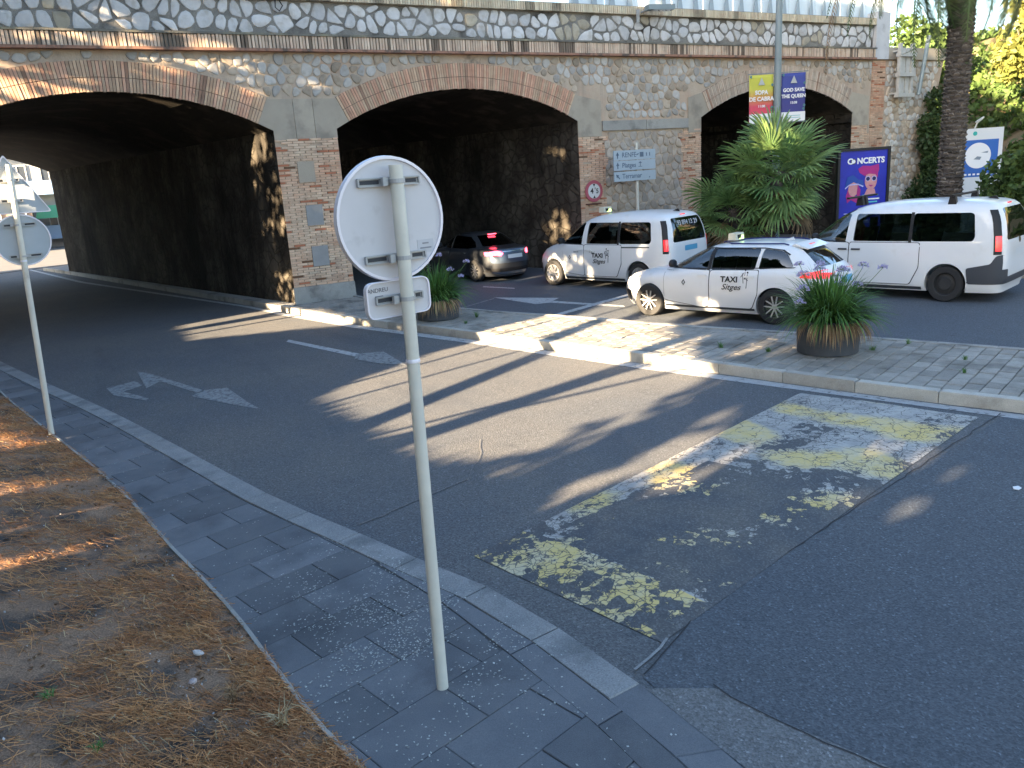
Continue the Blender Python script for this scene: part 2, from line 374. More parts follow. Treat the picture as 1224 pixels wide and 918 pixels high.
def arc_steps(pl, step):
    """points at equal arc length along a polyline"""
    d = [0]
    for a, b in zip(pl[:-1], pl[1:]): d.append(d[-1]+math.hypot(b[0]-a[0], b[1]-a[1]))
    n = max(1, round(d[-1]/step)); out = []
    for i in range(n+1):
        s = d[-1]*i/n; j = max(k for k in range(len(d)) if d[k] <= s+1e-9 or k == 0); j = min(j, len(pl)-2)
        u = (s-d[j])/(d[j+1]-d[j]+1e-12); out.append((pl[j][0]+(pl[j+1][0]-pl[j][0])*u, pl[j][1]+(pl[j+1][1]-pl[j][1])*u))
    return out
def offset_pl(pl, w):
    out = []
    for i, p in enumerate(pl):
        a = pl[max(i-1, 0)]; b = pl[min(i+1, len(pl)-1)]; dx, dy = b[0]-a[0], b[1]-a[1]; L = math.hypot(dx, dy)
        out.append((p[0]-dy/L*w, p[1]+dx/L*w))
    return out
def at_y(pl, y):
    for a, b in zip(pl[:-1], pl[1:]):
        if (a[1]-y)*(b[1]-y) <= 0 and a[1] != b[1]: return a[0]+(b[0]-a[0])*(y-a[1])/(b[1]-a[1])
    return pl[0][0] if abs(pl[0][1]-y) < abs(pl[-1][1]-y) else pl[-1][0]
def clip_half(poly, a, b):    # keep the left side of a->b
    out = []; n = len(poly)
    side = lambda p: (b[0]-a[0])*(p[1]-a[1])-(b[1]-a[1])*(p[0]-a[0])
    for i in range(n):
        p, q = poly[i], poly[(i+1) % n]; sp, sq = side(p), side(q)
        if sp >= 0: out.append(p)
        if sp*sq < 0: u = sp/(sp-sq); out.append((p[0]+(q[0]-p[0])*u, p[1]+(q[1]-p[1])*u))
    return out
def area(poly):
    return abs(sum(poly[i][0]*poly[(i+1)%len(poly)][1]-poly[(i+1)%len(poly)][0]*poly[i][1] for i in range(len(poly))))/2

#==SETTING==
SK = -0.245                                   # the tunnels run skewed: dx per metre of y
GUT_OUT = [(-7.3, 22), (-2.2, 1.0), (-1.75, -1.2), (-.63, -5.33), (.16, -8.01), (.91, -11.12), (1.41, -13.27), (1.81, -14.46), (2.08, -15.36), (2.27, -15.91), (2.41, -16.34), (2.49, -17.09), (2.54, -17.67), (2.56, -18.5), (2.5, -20), (2.3, -24)]
KERB_IN = [(-.08, 20.54), (1.79, 12.42), (4.25, 1.6), (4.76, -.92), (5.05, -2.2), (5.5, -4.0), (6.1, -5.8), (6.65, -7.5), (7.27, -9.8), (7.8, -11.5), (8.15, -12.65), (8.55, -14.1), (8.95, -15.3), (9.33, -16.3), (9.75, -17.6), (10.4, -20), (11, -23)]
BACK = [(6.72, -.02), (6.8, -1.5), (7.06, -2.43), (7.65, -4.2), (8.18, -5.8), (8.8, -7.2), (9.34, -8.7), (9.75, -9.9), (10.5, -11.6), (11.1, -13.0), (11.75, -14.76), (12.6, -17), (14.5, -22)]
DIRT = [(-1.95, -1.5), (-1.37, -5.37), (-.56, -8.93), (.11, -11.97), (.34, -13.64), (.50, -14.52), (.65, -15.47), (.72, -16.2), (.80, -16.92), (.89, -17.39), (1.0, -18.3), (1.1, -20), (1.15, -24)]
# ground sheet
g = MB(); g.add([(-400, -300, 0), (400, -300, 0), (400, 500, 0), (-400, 500, 0)], [(0, 1, 2, 3)])
tag(g.build('ground', mk('ground_asphalt', (.14, .135, .13), (.17, .165, .16), .5, fine=.2)), kind='structure')
def strip(name, left, right, z, mat, kind='structure', parent=None, n=60):
    a, b = arc_steps(left, 1)[:], None
    m = MB(); L = arc_steps(left, sum(math.dist(p, q) for p, q in zip(left, left[1:]))/n); Rr = arc_steps(right, sum(math.dist(p, q) for p, q in zip(right, right[1:]))/n)
    k = min(len(L), len(Rr)); vs = [(p[0], p[1], z) for p in L[:k]]+[(p[0], p[1], z) for p in Rr[:k]]
    m.add(vs, [[i, k+i, k+i+1, i+1] for i in range(k-1)]); o = m.build(name, mat, parent, fix=True)
    if kind: tag(o, kind=kind)
    return o
strip('road', [(-13, 45)]+GUT_OUT, [(-6, 45)]+KERB_IN, .004, M_ASPH)
road2 = MB(); road2.add([(x, y, .004) for x, y in BACK]+[(19, -22, .004), (18.9, -10.7, .004), (18.7, -3.0, .004), (20, -1, .004), (14.0, 0, .004)], [list(range(len(BACK)+5))])
tag(road2.build('road_beyond_median', M_ASPH_B), kind='structure')
rd3 = MB(); rd3.add([(6.72, 0, .004), (14.0, 0, .004), (14+SK*20, 20, .004), (6.72+SK*20, 20, .004)], [(0, 1, 2, 3)])
tag(rd3.build('road_in_middle_tunnel', M_ASPH_B), kind='structure')
np_ = MB(); np_.add([(2.62, -17.62, .008), (3.45, -17.23, .008), (6.09, -16.65, .008), (9.2, -16.05, .008), (9.75, -17.6, .008), (10.4, -20, .008), (11, -23, .008), (2.4, -23, .008), (2.56, -18.5, .008)], [list(range(9))])
tag(np_.build('road_repair_strip', M_ASPH_B), kind='structure')
dus = MB(); dus.add([(2.56, -17.72, .012), (2.9, -17.95, .012), (2.99, -18.36, .012), (3.16, -18.88, .012), (3.5, -20, .012), (4, -23, .012), (2.3, -23, .012), (2.52, -20, .012), (2.57, -18.5, .012)], [list(range(9))])
tag(dus.build('road_dusty_edge', M_DUST), kind='structure')
# seams and cracks in the asphalt
def line_strip(name, pts, w, z, mat, kind='structure'):
    m = MB(); pts = resample(pts, .12); pts = [(x+random.gauss(0, .008), y+random.gauss(0, .008)) for x, y in pts]; a = offset_pl(pts, w/2); b = offset_pl(pts, -w/2)
    k = len(pts); m.add([(p[0], p[1], z) for p in a]+[(p[0], p[1], z) for p in b], [[i, k+i, k+i+1, i+1] for i in range(k-1)])
    return tag(m.build(name, mat, fix=True), kind=kind)
M_TAR = mk('tar_crack', (.035, .035, .038), rough=.8)
line_strip('road_seam', [(2.64, -17.61), (3.45, -17.23), (6.09, -16.65), (9.1, -16.0)], .010, .012, M_TAR)
line_strip('road_crack', [(2.9, -17.91), (2.97, -18.36), (3.13, -18.88), (3.5, -19.6)], .009, .016, M_TAR)
line_strip('road_pale_seam', [(1.92, -14.35), (3.24, -13.94)], .02, .012, M_DUST)
line_strip('road_pale_seam', [(3.24, -13.94), (3.7, -13.3), (3.9, -12.9)], .012, .012, M_DUST)
line_strip('road_pale_seam', [(2.62, -17.55), (3.0, -17.38)], .02, .016, M_GUT)
# painted lines
def flat(name, polys, z, mat):
    m = MB()
    for p in polys: m.add([(x, y, z) for x, y in p], [list(range(len(p)))])
    return tag(m.build(name, mat, fix=True), kind='structure')
strip('gutter_line', [(-1.9, 26.9), (.3, 15.3), (4.05, 1.6), (4.5, -1.0), (5.25, -4.1), (6.38, -7.6), (6.95, -9.7), (7.5, -11.6), (7.95, -13.0), (8.32, -14.1), (8.75, -15.4), (9.12, -16.5), (9.6, -18), (10.7, -23)],
      [(-1.75, 26.9), (.5, 15.3), (4.2, 1.6), (4.72, -1.0), (5.47, -4.0), (6.62, -7.5), (7.22, -9.75), (7.76, -11.5), (8.1, -12.7), (8.5, -14.05), (8.9, -15.3), (9.28, -16.4), (9.75, -17.8), (10.9, -23)], .009, M_PAINT)
flat('lane_line', [[(3.76, -4.35), (4.44, -6.92), (4.32, -7.19), (3.66, -4.55)]], .009, M_PAINT)
flat('lane_arrow', [[(4.37, -6.9), (4.85, -7.05), (4.75, -8.46), (4.42, -7.97), (4.21, -7.31)]], .011, M_PAINTW)
flat('turn_arrow', [[(1.33, -7.99), (1.54, -7.7), (1.9, -7.82), (1.99, -9.05), (2.06, -9.55), (1.83, -9.11)],
                    [(0.77, -5.27), (0.94, -5.61), (1.56, -7.74), (1.45, -7.85), (1.04, -6.45), (0.78, -6.84)],
                    [(0.21, -6.31), (0.67, -6.09), (0.755, -6.55), (0.44, -6.81), (0.75, -7.62), (0.7, -7.73), (0.28, -6.97)]], .009, M_PAINTW)
flat('far_lane_arrow', [[(9.46, -2.76), (10.52, -4.25), (10.17, -4.52), (10.86, -6.44), (10.75, -6.66), (9.98, -4.7), (9.62, -4.61)]], .009, M_PAINT)
flat('bay_line', [[(9.09, -6.22), (9.17, -6.42), (12.08, -5.33), (12.06, -5.12)]], .013, M_PAINT)
flat('bay_line', [[(10.31, -0.55), (10.71, -1.65), (10.62, -1.82), (10.2, -0.7)]], .009, M_PAINT)
flat('bay_line', [[(6.85, -4.2), (8.39, -3.46), (9.42, -2.86), (9.36, -2.98), (8.25, -3.58), (6.9, -4.35)]], .009, M_PAINTW)

# speed hump with cracked yellow and white paint
def hump():
    A, B, Cc, D = (2.50, -15.55), (8.12, -13.94), (8.78, -15.93), (2.95, -17.40)
    nu, nv = 260, 100; vs = []; pa = []; ye = []
    for i in range(nu+1):
        for j in range(nv+1):
            u, v = i/nu, j/nv
            x = (A[0]*(1-u)+B[0]*u)*(1-v)+(D[0]*(1-u)+Cc[0]*u)*v; y = (A[1]*(1-u)+B[1]*u)*(1-v)+(D[1]*(1-u)+Cc[1]*u)*v
            e = min(1, u/.05, (1-u)/.02)*math.sin(math.pi*min(1, max(0, v)))**.6
            vs.append((x, y, .010+.045*max(e, 0)+.004*pnoise(Vector((x*6, y*6, 0)))))
            n1 = pnoise(Vector((x*1.6, y*1.6, 3))); n2 = pnoise(Vector((x*5, y*5, 9)))
            # how much paint is left (1 all, 0 none)
            p = .15
            ub = .50+.16*pnoise(Vector((x*1.1, y*1.1, 8)))+.10*n2+.10*(v-.4)
            if u > ub: p = .98-(.35 if (.30 < v < .5 and .60 < u < .78) else 0)
            if u > .5 and v > .80: p -= .25
            if v < .15+.06*n1+.04*n2 and u > .02: p = max(p, .72 if u > .16 else .56)
            if u < .10+.03*n2: p = max(p, .54 if v < .97 else .38)
            if .10 < u < .17 and v < .75: p = max(p, .42)
            if .10 < u < .5 and v > .2: p = min(p, .12+.5*max(0, u-.36)*3*(1-v))
            if .36 < u < .5 and .35 < v < .55: p = max(p, .42)
            if .42 < u < .56 and .5 < v < .95: p = max(p, .35)
            p += .62*n1+.22*n2-.03; pa.append(p)
            q = .42+.38*math.sin((u*4.6+.35*v+.2*math.sin(v*4)+.1)*2*math.pi)+.75*n1
            if u < .1: q = 1
            ye.append(q)
    f = [[i*(nv+1)+j, (i+1)*(nv+1)+j, (i+1)*(nv+1)+j+1, i*(nv+1)+j+1] for i in range(nu) for j in range(nv)]
    me = bpy.data.meshes.new('speed_hump'); me.from_pydata(vs, [], f); me.update()
    for nme, arr in (('paint', pa), ('yellow', ye)):
        a = me.attributes.new(nme, 'FLOAT', 'POINT'); a.data.foreach_set('value', np.array(arr, dtype=np.float32))
    m, t, p = newmat('cracked_hump_paint')
    P = N(t, 'ShaderNodeNewGeometry').outputs['Position']
    a1 = N(t, 'ShaderNodeAttribute', attribute_name='paint').outputs['Fac']; a2 = N(t, 'ShaderNodeAttribute', attribute_name='yellow').outputs['Fac']
    def cracks(scale, w0, w1, ds):
        nz = N(t, 'ShaderNodeTexNoise'); nz.inputs['Scale'].default_value = 5; nz.inputs['Detail'].default_value = 5; t.links.new(P, nz.inputs['Vector'])
        sc = N(t, 'ShaderNodeVectorMath', operation='SCALE'); sc.inputs['Scale'].default_value = ds; t.links.new(nz.outputs['Color'], sc.inputs[0])
        ad = N(t, 'ShaderNodeVectorMath', operation='ADD'); t.links.new(P, ad.inputs[0]); t.links.new(sc.outputs[0], ad.inputs[1])
        v = N(t, 'ShaderNodeTexVoronoi', feature='DISTANCE_TO_EDGE'); v.inputs['Scale'].default_value = scale; t.links.new(ad.outputs[0], v.inputs['Vector'])
        return ramp(t, v.outputs['Distance'], [(w0, 0.0), (w1, 1.0)])
    c1 = cracks(4.2, .006, .022, .30); c2 = cracks(15, .010, .07, .12)
    fl = noise(t, P, 11, 8, .75)
    k = math_(t, 'ADD', a1, math_(t, 'MULTIPLY', math_(t, 'SUBTRACT', fl, .5), 1.0))
    # small cells flake one by one
    vc = N(t, 'ShaderNodeTexVoronoi'); vc.inputs['Scale'].default_value = 15; t.links.new(P, vc.inputs['Vector'])
    cell = N(t, 'ShaderNodeSeparateColor'); t.links.new(vc.outputs['Color'], cell.inputs[0])
    k = math_(t, 'ADD', k, math_(t, 'MULTIPLY', math_(t, 'SUBTRACT', cell.outputs[0], .5), .5))
    pm = ramp(t, k, [(.47, 0.0), (.50, 1.0)])
    c2k = ramp(t, math_(t, 'ADD', k, 0), [(.70, 0.0), (1.05, .9)])
    c2m = mixc(t, c2k, c2, (1, 1, 1))
    mask = math_(t, 'MULTIPLY', math_(t, 'MULTIPLY', pm, c1), c2m)
    ym = ramp(t, math_(t, 'ADD', a2, math_(t, 'MULTIPLY', math_(t, 'SUBTRACT', fl, .5), .7)), [(.35, 0.0), (.70, 1.0)])
    wc = mixc(t, ramp(t, noise(t, P, 3.5, 6, .7), [(.4, 0.0), (.65, 1.0)]), (.40, .39, .365), (.28, .275, .265))
    yc = mixc(t, ramp(t, noise(t, P, 2.8, 6, .7), [(.42, 0.0), (.62, 1.0)]), (.60, .46, .17), (.53, .46, .30))
    pc = mixc(t, ym, wc, yc)
    vo = N(t, 'ShaderNodeTexVoronoi'); vo.inputs['Scale'].default_value = 75; t.links.new(P, vo.inputs['Vector'])
    ac = mixc(t, ramp(t, noise(t, P, 1.5, 5), [(.4, 0.0), (.65, 1.0)]), (.062, .066, .074), (.10, .095, .09))
    ac = mixc(t, .7, ac, ramp(t, vo.outputs['Color'], [(0.0, .5), (.6, 1.0), (1.0, 2.2)]), 'MULTIPLY')
    t.links.new(mixc(t, mask, ac, pc), p.inputs['Base Color']); p.inputs['Roughness'].default_value = .7
    b = N(t, 'ShaderNodeBump'); b.inputs['Strength'].default_value = .7; b.inputs['Distance'].default_value = .008
    t.links.new(mask, b.inputs['Height']); t.links.new(b.outputs[0], p.inputs['Normal'])
    me.materials.append(m); me.polygons.foreach_set('use_smooth', [True]*len(me.polygons))
    o = obj('speed_hump', me); tag(o, 'low speed hump with cracked yellow and white paint across the road', 'speed hump')
hump()

# near pavement: bed, slabs, gutter stones
def pavement():
    bed = MB(); L = DIRT; Rr = GUT_OUT[2:]
    root = bpy.data.objects.new('pavement', None); link(root); tag(root, kind='structure')
    P = [(-3.2, -1.2, .022)]+[(x-1.2, y, .022) for x, y in DIRT[1:]]+[(2.2, -24, .022)]+[(x-.06, y, .022) for x, y in Rr[::-1]]
    bed.add(P, [list(range(len(P)))]); bed.build('pavement_bed', mk('dark_grit_joint', (.06, .063, .068), (.10, .104, .11), 6, fine=.4), root, fix=True)
    gi = smooth_pl(GUT_OUT[1:], 2); go = gi
    cut = [p for p in go if p[1] > -17.68]; cut.append((2.54, -17.69))
    st = arc_steps(cut, .8); inn = offset_pl(st, -.23)
    for i in range(len(st)-1):
        a, b, c, d = st[i], st[i+1], inn[i+1], inn[i]
        k = .006/max(.05, math.dist(a, b)); f = lambda p, q: (p[0]+(q[0]-p[0])*k, p[1]+(q[1]-p[1])*k)
        m = MB(); m.prism([f(a, b), f(b, a), f(c, d), f(d, c)], 0, .036, bevel=.006); m.build('gutter_stone', M_GUT, root, fix=True)
    # darker second band that curls round the corner
    gi_ = offset_pl(arc_steps(cut, .2), -.236); c2 = smooth_pl([(x, y) for x, y in gi_ if y < -15.15]+[(2.315, -18.2), (2.29, -19.2), (2.12, -21), (1.9, -24)], 1)
    tap = lambda y: .012+.178*min(1, max(0, (-15.2-y)/1.4))
    c3 = [(x-tap(y), y) for x, y in c2]
    s2 = arc_steps(c2, .9); s3 = arc_steps(c3, .9)
    for i in range(len(s2)-1):
        m = MB(); m.prism([(s2[i][0], s2[i][1]-.006), (s2[i+1][0], s2[i+1][1]+.006), (s3[i+1][0], s3[i+1][1]+.006), (s3[i][0], s3[i][1]-.006)], 0, .034, bevel=.006); m.build('kerb_slab', M_SLAB, root, fix=True)
    s4 = arc_steps([(x+.245, y) for x, y in c2 if y < -17.64], .7); s5 = arc_steps([(x+.008, y) for x, y in c2 if y < -17.50], .7)
    for i in range(min(len(s4), len(s5))-1):
        m = MB(); m.prism([s4[i], s4[i+1], s5[i+1], s5[i]], 0, .028, bevel=.006); m.build('kerb_slab', M_GUT if i == 9 else M_SLAB, root, fix=True)
    # slabs
    e = Vector((.966, .259)); nn = Vector((-.259, .966)); SW, SL = .422, .664
    inner = offset_pl(arc_steps(cut, .25), -.237); edge = sorted([p for p in inner if p[1] > -15.25]+[(x-tap(y)-.003, y) for x, y in c2 if y < -15.3], key=lambda p: -p[1])
    for r in range(-12, 44):
        for k in range(-12, 8):
            n0 = -17.265+r*SW; e0 = -3.25+k*SL+(0.33 if r % 2 == 0 else 0)
            g_ = .003; P = [(e0+g_, n0+g_), (e0+SL-g_, n0+g_), (e0+SL-g_, n0+SW-g_), (e0+g_, n0+SW-g_)]
            poly = [(a*e.x+b*nn.x, a*e.y+b*nn.y) for a, b in P]
            cy = sum(p[1] for p in poly)/4; cx = sum(p[0] for p in poly)/4
            if cy > -2 or cy < -22: continue
            if cx < at_y(DIRT, cy)-.5: continue
            for a, b in zip(edge[:-1], edge[1:]):
                if len(poly) > 2:
                    if abs((a[1]+b[1])/2-cy) < .5: poly = clip_half(poly, b, a)
            if len(poly) < 3 or area(poly) < .004: continue
            m = MB(); m.prism(poly, 0, .03+random.uniform(-.003, .003), bevel=.004)
            m.build('paving_slab', M_SLAB, root, fix=True)
pavement()

# pale flecks of petals and droppings strewn over the slabs
def flecks():
    n = 2600; c = []
    while len(c) < n:
        if random.random() < .75: x, y = random.gauss(1.55, .42), random.gauss(-16.2, .75)
        else: y = random.uniform(-19, -7); x = at_y(DIRT, y)+random.uniform(0, 1.6)
        if x < at_y(DIRT, y)+.04 or x > at_y(GUT_OUT, y)-.05: continue
        if pnoise(Vector((x*3, y*3, 1)))+random.uniform(-.3, .35) < 0: continue
        c.append((x, y, .037))
    c = np.array(c); d = rand_dirs(n); d[:, 2] *= .12; d /= np.linalg.norm(d, axis=1)[:, None]
    sd_ = np.stack([-d[:, 1], d[:, 0], np.zeros(n)], 1); L = RNG.uniform(.003, .011, n)[:, None]; w = RNG.uniform(.003, .008, n)[:, None]
    P = np.stack([c-d*L, c+sd_*w, c+d*L, c-sd_*w], 1)
    o = quads('fallen_petals', P, mk('petal_fleck', (.36, .37, .35), rough=.8, tint=True)); tag(o, 'pale petals and grit scattered over the slabs round the signpost', 'petal litter', kind='stuff')
flecks()

# median island
MZ = .16
def median():
    root = bpy.data.objects.new('median_island', None); link(root); tag(root, kind='structure')
    K = [(4.6, 0.0)]+[p for p in KERB_IN if p[1] < -.5]
    K = smooth_pl(K, 2)
    P = offset_pl(K, .04)+BACK[::-1]
    m = MB(); m.prism(P, 0, MZ-.045); m.build('median_bed', M_JOINT, root, fix=True)
    st = arc_steps(K, 1.0); inn = offset_pl(st, .145)
    for i in range(len(st)-1):
        a, b, c, d = st[i], st[i+1], inn[i+1], inn[i]
        k = .005; f = lambda p, q: (p[0]+(q[0]-p[0])*k, p[1]+(q[1]-p[1])*k)
        q = MB(); q.prism([f(a, b), f(b, a), f(c, d), f(d, c)], 0, MZ+random.uniform(-.006, .004), bevel=.014); q.build('kerb_stone', M_KERB, root, fix=True)
    bs = arc_steps(BACK, .8); bi = offset_pl(bs, -.12)
    for i in range(len(bs)-1):
        q = MB(); q.prism([bs[i], bs[i+1], bi[i+1], bi[i]], 0, MZ+.004, bevel=.01); q.build('back_edging', M_CONC, root, fix=True)
    kin = offset_pl(arc_steps(K, .3), .15); bin_ = offset_pl(arc_steps(BACK, .3), -.125)
    e = Vector((.94, .342)); nn = Vector((-.342, .94)); cells = []
    for r in range(-120, 15):
        for k in range(-40, 60):
            e0 = k*.30+(.15 if r % 2 else 0); n0 = r*.205
            P = [(e0, n0), (e0+.29, n0), (e0+.29, n0+.195), (e0, n0+.195)]
            poly = [(a*e.x+b*nn.x, a*e.y+b*nn.y) for a, b in P]
            cx = sum(p[0] for p in poly)/4; cy = sum(p[1] for p in poly)/4
            if cy > -.3 or cy < -19: continue
            xl = at_y(kin, cy)-.06; xr = at_y(bin_, cy)-.06
            if cx < xl-.35 or cx > xr+.35: continue
            for pl, s in ((kin, 1), (bin_, 0)):
                for a, b in zip(pl[:-1], pl[1:]):
                    if abs((a[1]+b[1])/2-cy) < .32 and len(poly) > 2:
                        poly = clip_half(poly, a, b) if s else clip_half(poly, b, a)
            if len(poly) < 3 or area(poly) < .003: continue
            vis = cx-0*cy; px = (cx*.4735+(cy+21.06)*.8808)
            cells.append((px, poly))
    cells.sort(key=lambda c: c[0])
    near = [c for c in cells if c[1][0][1] > -17.5 and c[1][0][0]*1.0 < 12.4][:300]
    ids = set(id(c) for c in near); rest = MB()
    for c in cells:
        z = MZ-.008+random.uniform(-.006, .006)
        if id(c) in ids: m = MB(); m.prism(c[1], .05, z, bevel=.009); m.build('paver', M_PAVER, root, fix=True)
        else: rest.prism(c[1], .05, z, bevel=.009)
    tag(rest.build('far_pavers', M_PAVER, root, fix=True), kind='stuff')
median()
# narrow footway inside the left tunnel
K2 = [(-.08+SK*4, 24.5), (-.08, 20.54), (1.79, 12.42), (4.25, 1.6), (4.6, 0.0)]
fw = MB()
P = K2+[(5.04, 0.0)]+[(5.04+SK*24.5, 24.5)]
fw.prism(P, 0, .15); tag(fw.build('tunnel_footway', M_CONC, fix=True), kind='structure')

# dirt bank with pine needles
def dirt_z(d): return .03+.15*d if d < 2.6 else .42+.03*(min(d, 12)-2.6)
def dirt():
    pl = smooth_pl(DIRT, 2); pl = arc_steps(pl, .12); ds = [0, .02, .05, .1, .17, .25, .35, .5, .7, .9, 1.2, 1.6, 2.1, 2.6, 4, 8, 20, 60]
    vs = []; 
    def z(x, y, d): return dirt_z(d)+(.03*pnoise(Vector((x*2.5, y*2.5, 0)))+.012*pnoise(Vector((x*9, y*9, 4))))*min(1, d*6)
    for p in pl:
        for d in ds: x, y = p[0]-d*.97, p[1]-d*.2; vs.append((x, y, z(x, y, d)))
    n = len(ds); f = [[i*n+j, (i+1)*n+j, (i+1)*n+j+1, i*n+j+1] for i in range(len(pl)-1) for j in range(n-1)]
    m = MB(); m.add(vs, f)
    mat = mk('dry_soil', (.19, .12, .08), (.30, .19, .12), 3.5, c3=(.065, .055, .048), sc3=1.9, t3=(.47, .62), bump=1, bsc=45, fine=.5, fsc=90)
    o = m.build('dirt_bank', mat, fix=True, smooth=60); tag(o, kind='structure')
    # concrete lip along the edge
    a = pl; b = offset_pl(pl, -.028)
    for i in range(0, len(a)-8, 8):
        q = MB(); P = [a[k] for k in range(i, i+9)]+[b[k] for k in range(i+8, i-1, -1)]; q.prism(P, 0, .046+random.uniform(-.004, .004)); tag_ = q.build('edging_strip', M_CONC, o, fix=True)
    def samp(n, near=.7):
        out = []
        while len(out) < n:
            y = -20.6+abs(random.gauss(0, 1))*2.4 if random.random() < near else random.uniform(-20.5, -6)
            if y > -5.5: continue
            d = abs(random.gauss(0, .9)); x = at_y(DIRT, y)-d*.97; yy = y-d*.2
            out.append((x, yy, z(x, yy, d)+.006))
        return np.array(out)
    def needles(name, n, L0, L1, w0, mat, lab, flat_=.25):
        c = samp(int(n*1.9)); msk = np.array([pnoise(Vector((p[0]*2.1, p[1]*2.1, 11)))+.5*pnoise(Vector((p[0]*6, p[1]*6, 3)))+random.uniform(-.35, .35) > -.05 for p in c]); c = c[msk][:n]; n = len(c); d = rand_dirs(n); d[:, 2] *= flat_; d[:, 2] += .0; d /= np.linalg.norm(d, axis=1)[:, None]
        s = np.cross(d, rand_dirs(n)); s /= np.linalg.norm(s, axis=1)[:, None]; L = RNG.uniform(L0, L1, n)[:, None]/2; w = RNG.uniform(.6, 1.4, n)[:, None]*w0
        d[:, 2] -= d[:, 0]*.4
        c[:, 2] += np.abs(d[:, 2])*L[:, 0]*.5
        P = np.stack([c-d*L-s*w, c-d*L+s*w, c+d*L+s*w, c+d*L-s*w], 1)
        q = quads(name, P, mat); tag(q, lab, 'plant litter', kind='stuff'); return q
    needles('pine_needles', 70000, .05, .15, .0016, leafmat('needle', (.37, .175, .08), (.52, .28, .125), .15, .8, 2.5), 'brown dry pine needles covering the bank')
    needles('dry_grass_litter', 6000, .03, .10, .0018, M_STRAW, 'pale dry grass bits among the needles on the bank', .5)
    c = samp(3500); c[:, 2] += .006; q = quads('fallen_leaves', cards(c, .045, .022, np.column_stack([rand_dirs(3500)[:, :2], RNG.uniform(-.25, .25, 3500)])), leafmat('fallen_leaf', (.16, .09, .05), (.30, .19, .11), .1, .8, 5)); tag(q, 'small curled brown leaves strewn among the needles', 'fallen leaves', kind='stuff')
    c = samp(900); q = MB()
    for i in range(900):
        a = random.uniform(0, 6.28); L = random.uniform(.03, .10); v = Vector(c[i])+Vector((0, 0, .006)); d = Vector((math.cos(a), math.sin(a), random.uniform(-.1, .15)))*L; b = random.uniform(.5, 1.3); q.ct = (b, b, b)
        q.tube([tuple(v-d*.5), tuple(v+Vector((random.gauss(0, .006), random.gauss(0, .006), .008))), tuple(v+d*.5)], [.0022, .002, .0012], 4)
    tag(q.build('fallen_twigs', mk('twig', (.19, .14, .10), tint=True), tint=True), 'thin dry twigs lying on the bank', 'twigs', kind='stuff')
    # pebbles and pale crumbs
    c = samp(1800); P = cards(c+[0, 0, .004], .019, .014); tag(quads('bank_grit', P, mk('grit', (.36, .35, .34), tint=True)), 'pale grit and crumbs lying on the brown bank', 'grit', kind='stuff')
    return z
DZ = dirt()
def small_on_bank():
    def at(x, y):
        d = max(0, (at_y(DIRT, y)-x)/.97); return dirt_z(d)+.03
    spots = [('pebble', 'pale flat pebble near the middle of the brown bank', 'pebble', -.25, -18.9, .022, (.45, .43, .40)),
             ('pebble', 'chalky white pebble close to the bank edge level with upper slabs', 'pebble', .30, -15.9, .03, (.5, .47, .45)),
             ('pebble', 'pinkish white stone half sunk in needles above the edging', 'pebble', .22, -16.25, .032, (.45, .38, .36)),
             ('wood_chip', 'tan wood chip lying at the foot of the bank beside the edging', 'wood chip', .66, -18.15, .022, (.42, .28, .16))]
    for nme, lab, cat, x, y, r, c in spots:
        m = MB(); vs = []; 
        m.lathe([(.001, -r*.4), (r*.8, -r*.35), (r, 0), (r*.7, r*.35), (.001, r*.42)], 9)
        m.v = [(v[0]*1.3+random.gauss(0, r*.06), v[1]*.9+random.gauss(0, r*.06), v[2]+random.gauss(0, r*.04)) for v in m.v]
        o = m.build(nme, mk('pebble_mat', c, rough=.9, bump=.3), smooth=40); o.location = (x, y, at(x, y)); o.rotation_euler = (.2, -.3, random.uniform(0, 6)); tag(o, lab, cat)
    m = MB(); m.add([(0, 0, 0), (.03, .012, .004), (.11, .016, .012), (.135, .0, .016), (.1, -.014, .010), (.03, -.008, .002)], [(0, 1, 2, 3, 4, 5)])
    o = m.build('feather', mk('feather_mat', (.45, .44, .43))); o.location = (.02, -18.75, at(.02, -18.75)+.01); o.rotation_euler = (.1, -.35, 1.1); tag(o, 'small pale feather lying on the needles low on the bank', 'feather')
small_on_bank()
def tuft(name, lab, cat, x, y, z, n, L, mat, spread=.5, group=None):
    P = []
    for i in range(n):
        a = random.uniform(0, 6.28); sp = random.uniform(.1, 1)*spread; d = Vector((math.cos(a)*sp, math.sin(a)*sp, 1)).normalized(); l = L*random.uniform(.5, 1.2)
        b = Vector((random.gauss(0, .015), random.gauss(0, .015), 0)); s = Vector((-math.sin(a), math.cos(a), 0))*.003
        m1 = b+d*l*.55; t1 = b+d*l*.9+Vector((math.cos(a), math.sin(a), -.4))*l*.22*spread
        P.append([b-s, b+s, m1+s, m1-s]); P.append([m1-s, m1+s, t1+s*.2, t1-s*.2])
    o = quads(name, np.array([[tuple(v) for v in q] for q in P]), mat); o.location = (x, y, z); tag(o, lab, cat, group); return o
tuft('dry_grass_tuft', 'straw coloured dry grass tuft leaning over the edging onto the slabs', 'grass tuft', .60, -16.9, .08, 34, .17, M_STRAW, 1.3)
tuft('dry_grass_tuft', 'rusty clump of dead grass on the bank just inside the edging', 'grass tuft', .40, -16.55, .12, 40, .12, M_DRY, 1.5)
tuft('green_weed', 'tiny green weed in the brown needles halfway up the bank', 'weed', -.30, -16.9, .33, 22, .05, M_AGA, 1.5)
tuft('green_weed', 'small dull green weed left of the other one on the bank', 'weed', -.50, -16.4, .42, 26, .05, M_AGA, 1.8)
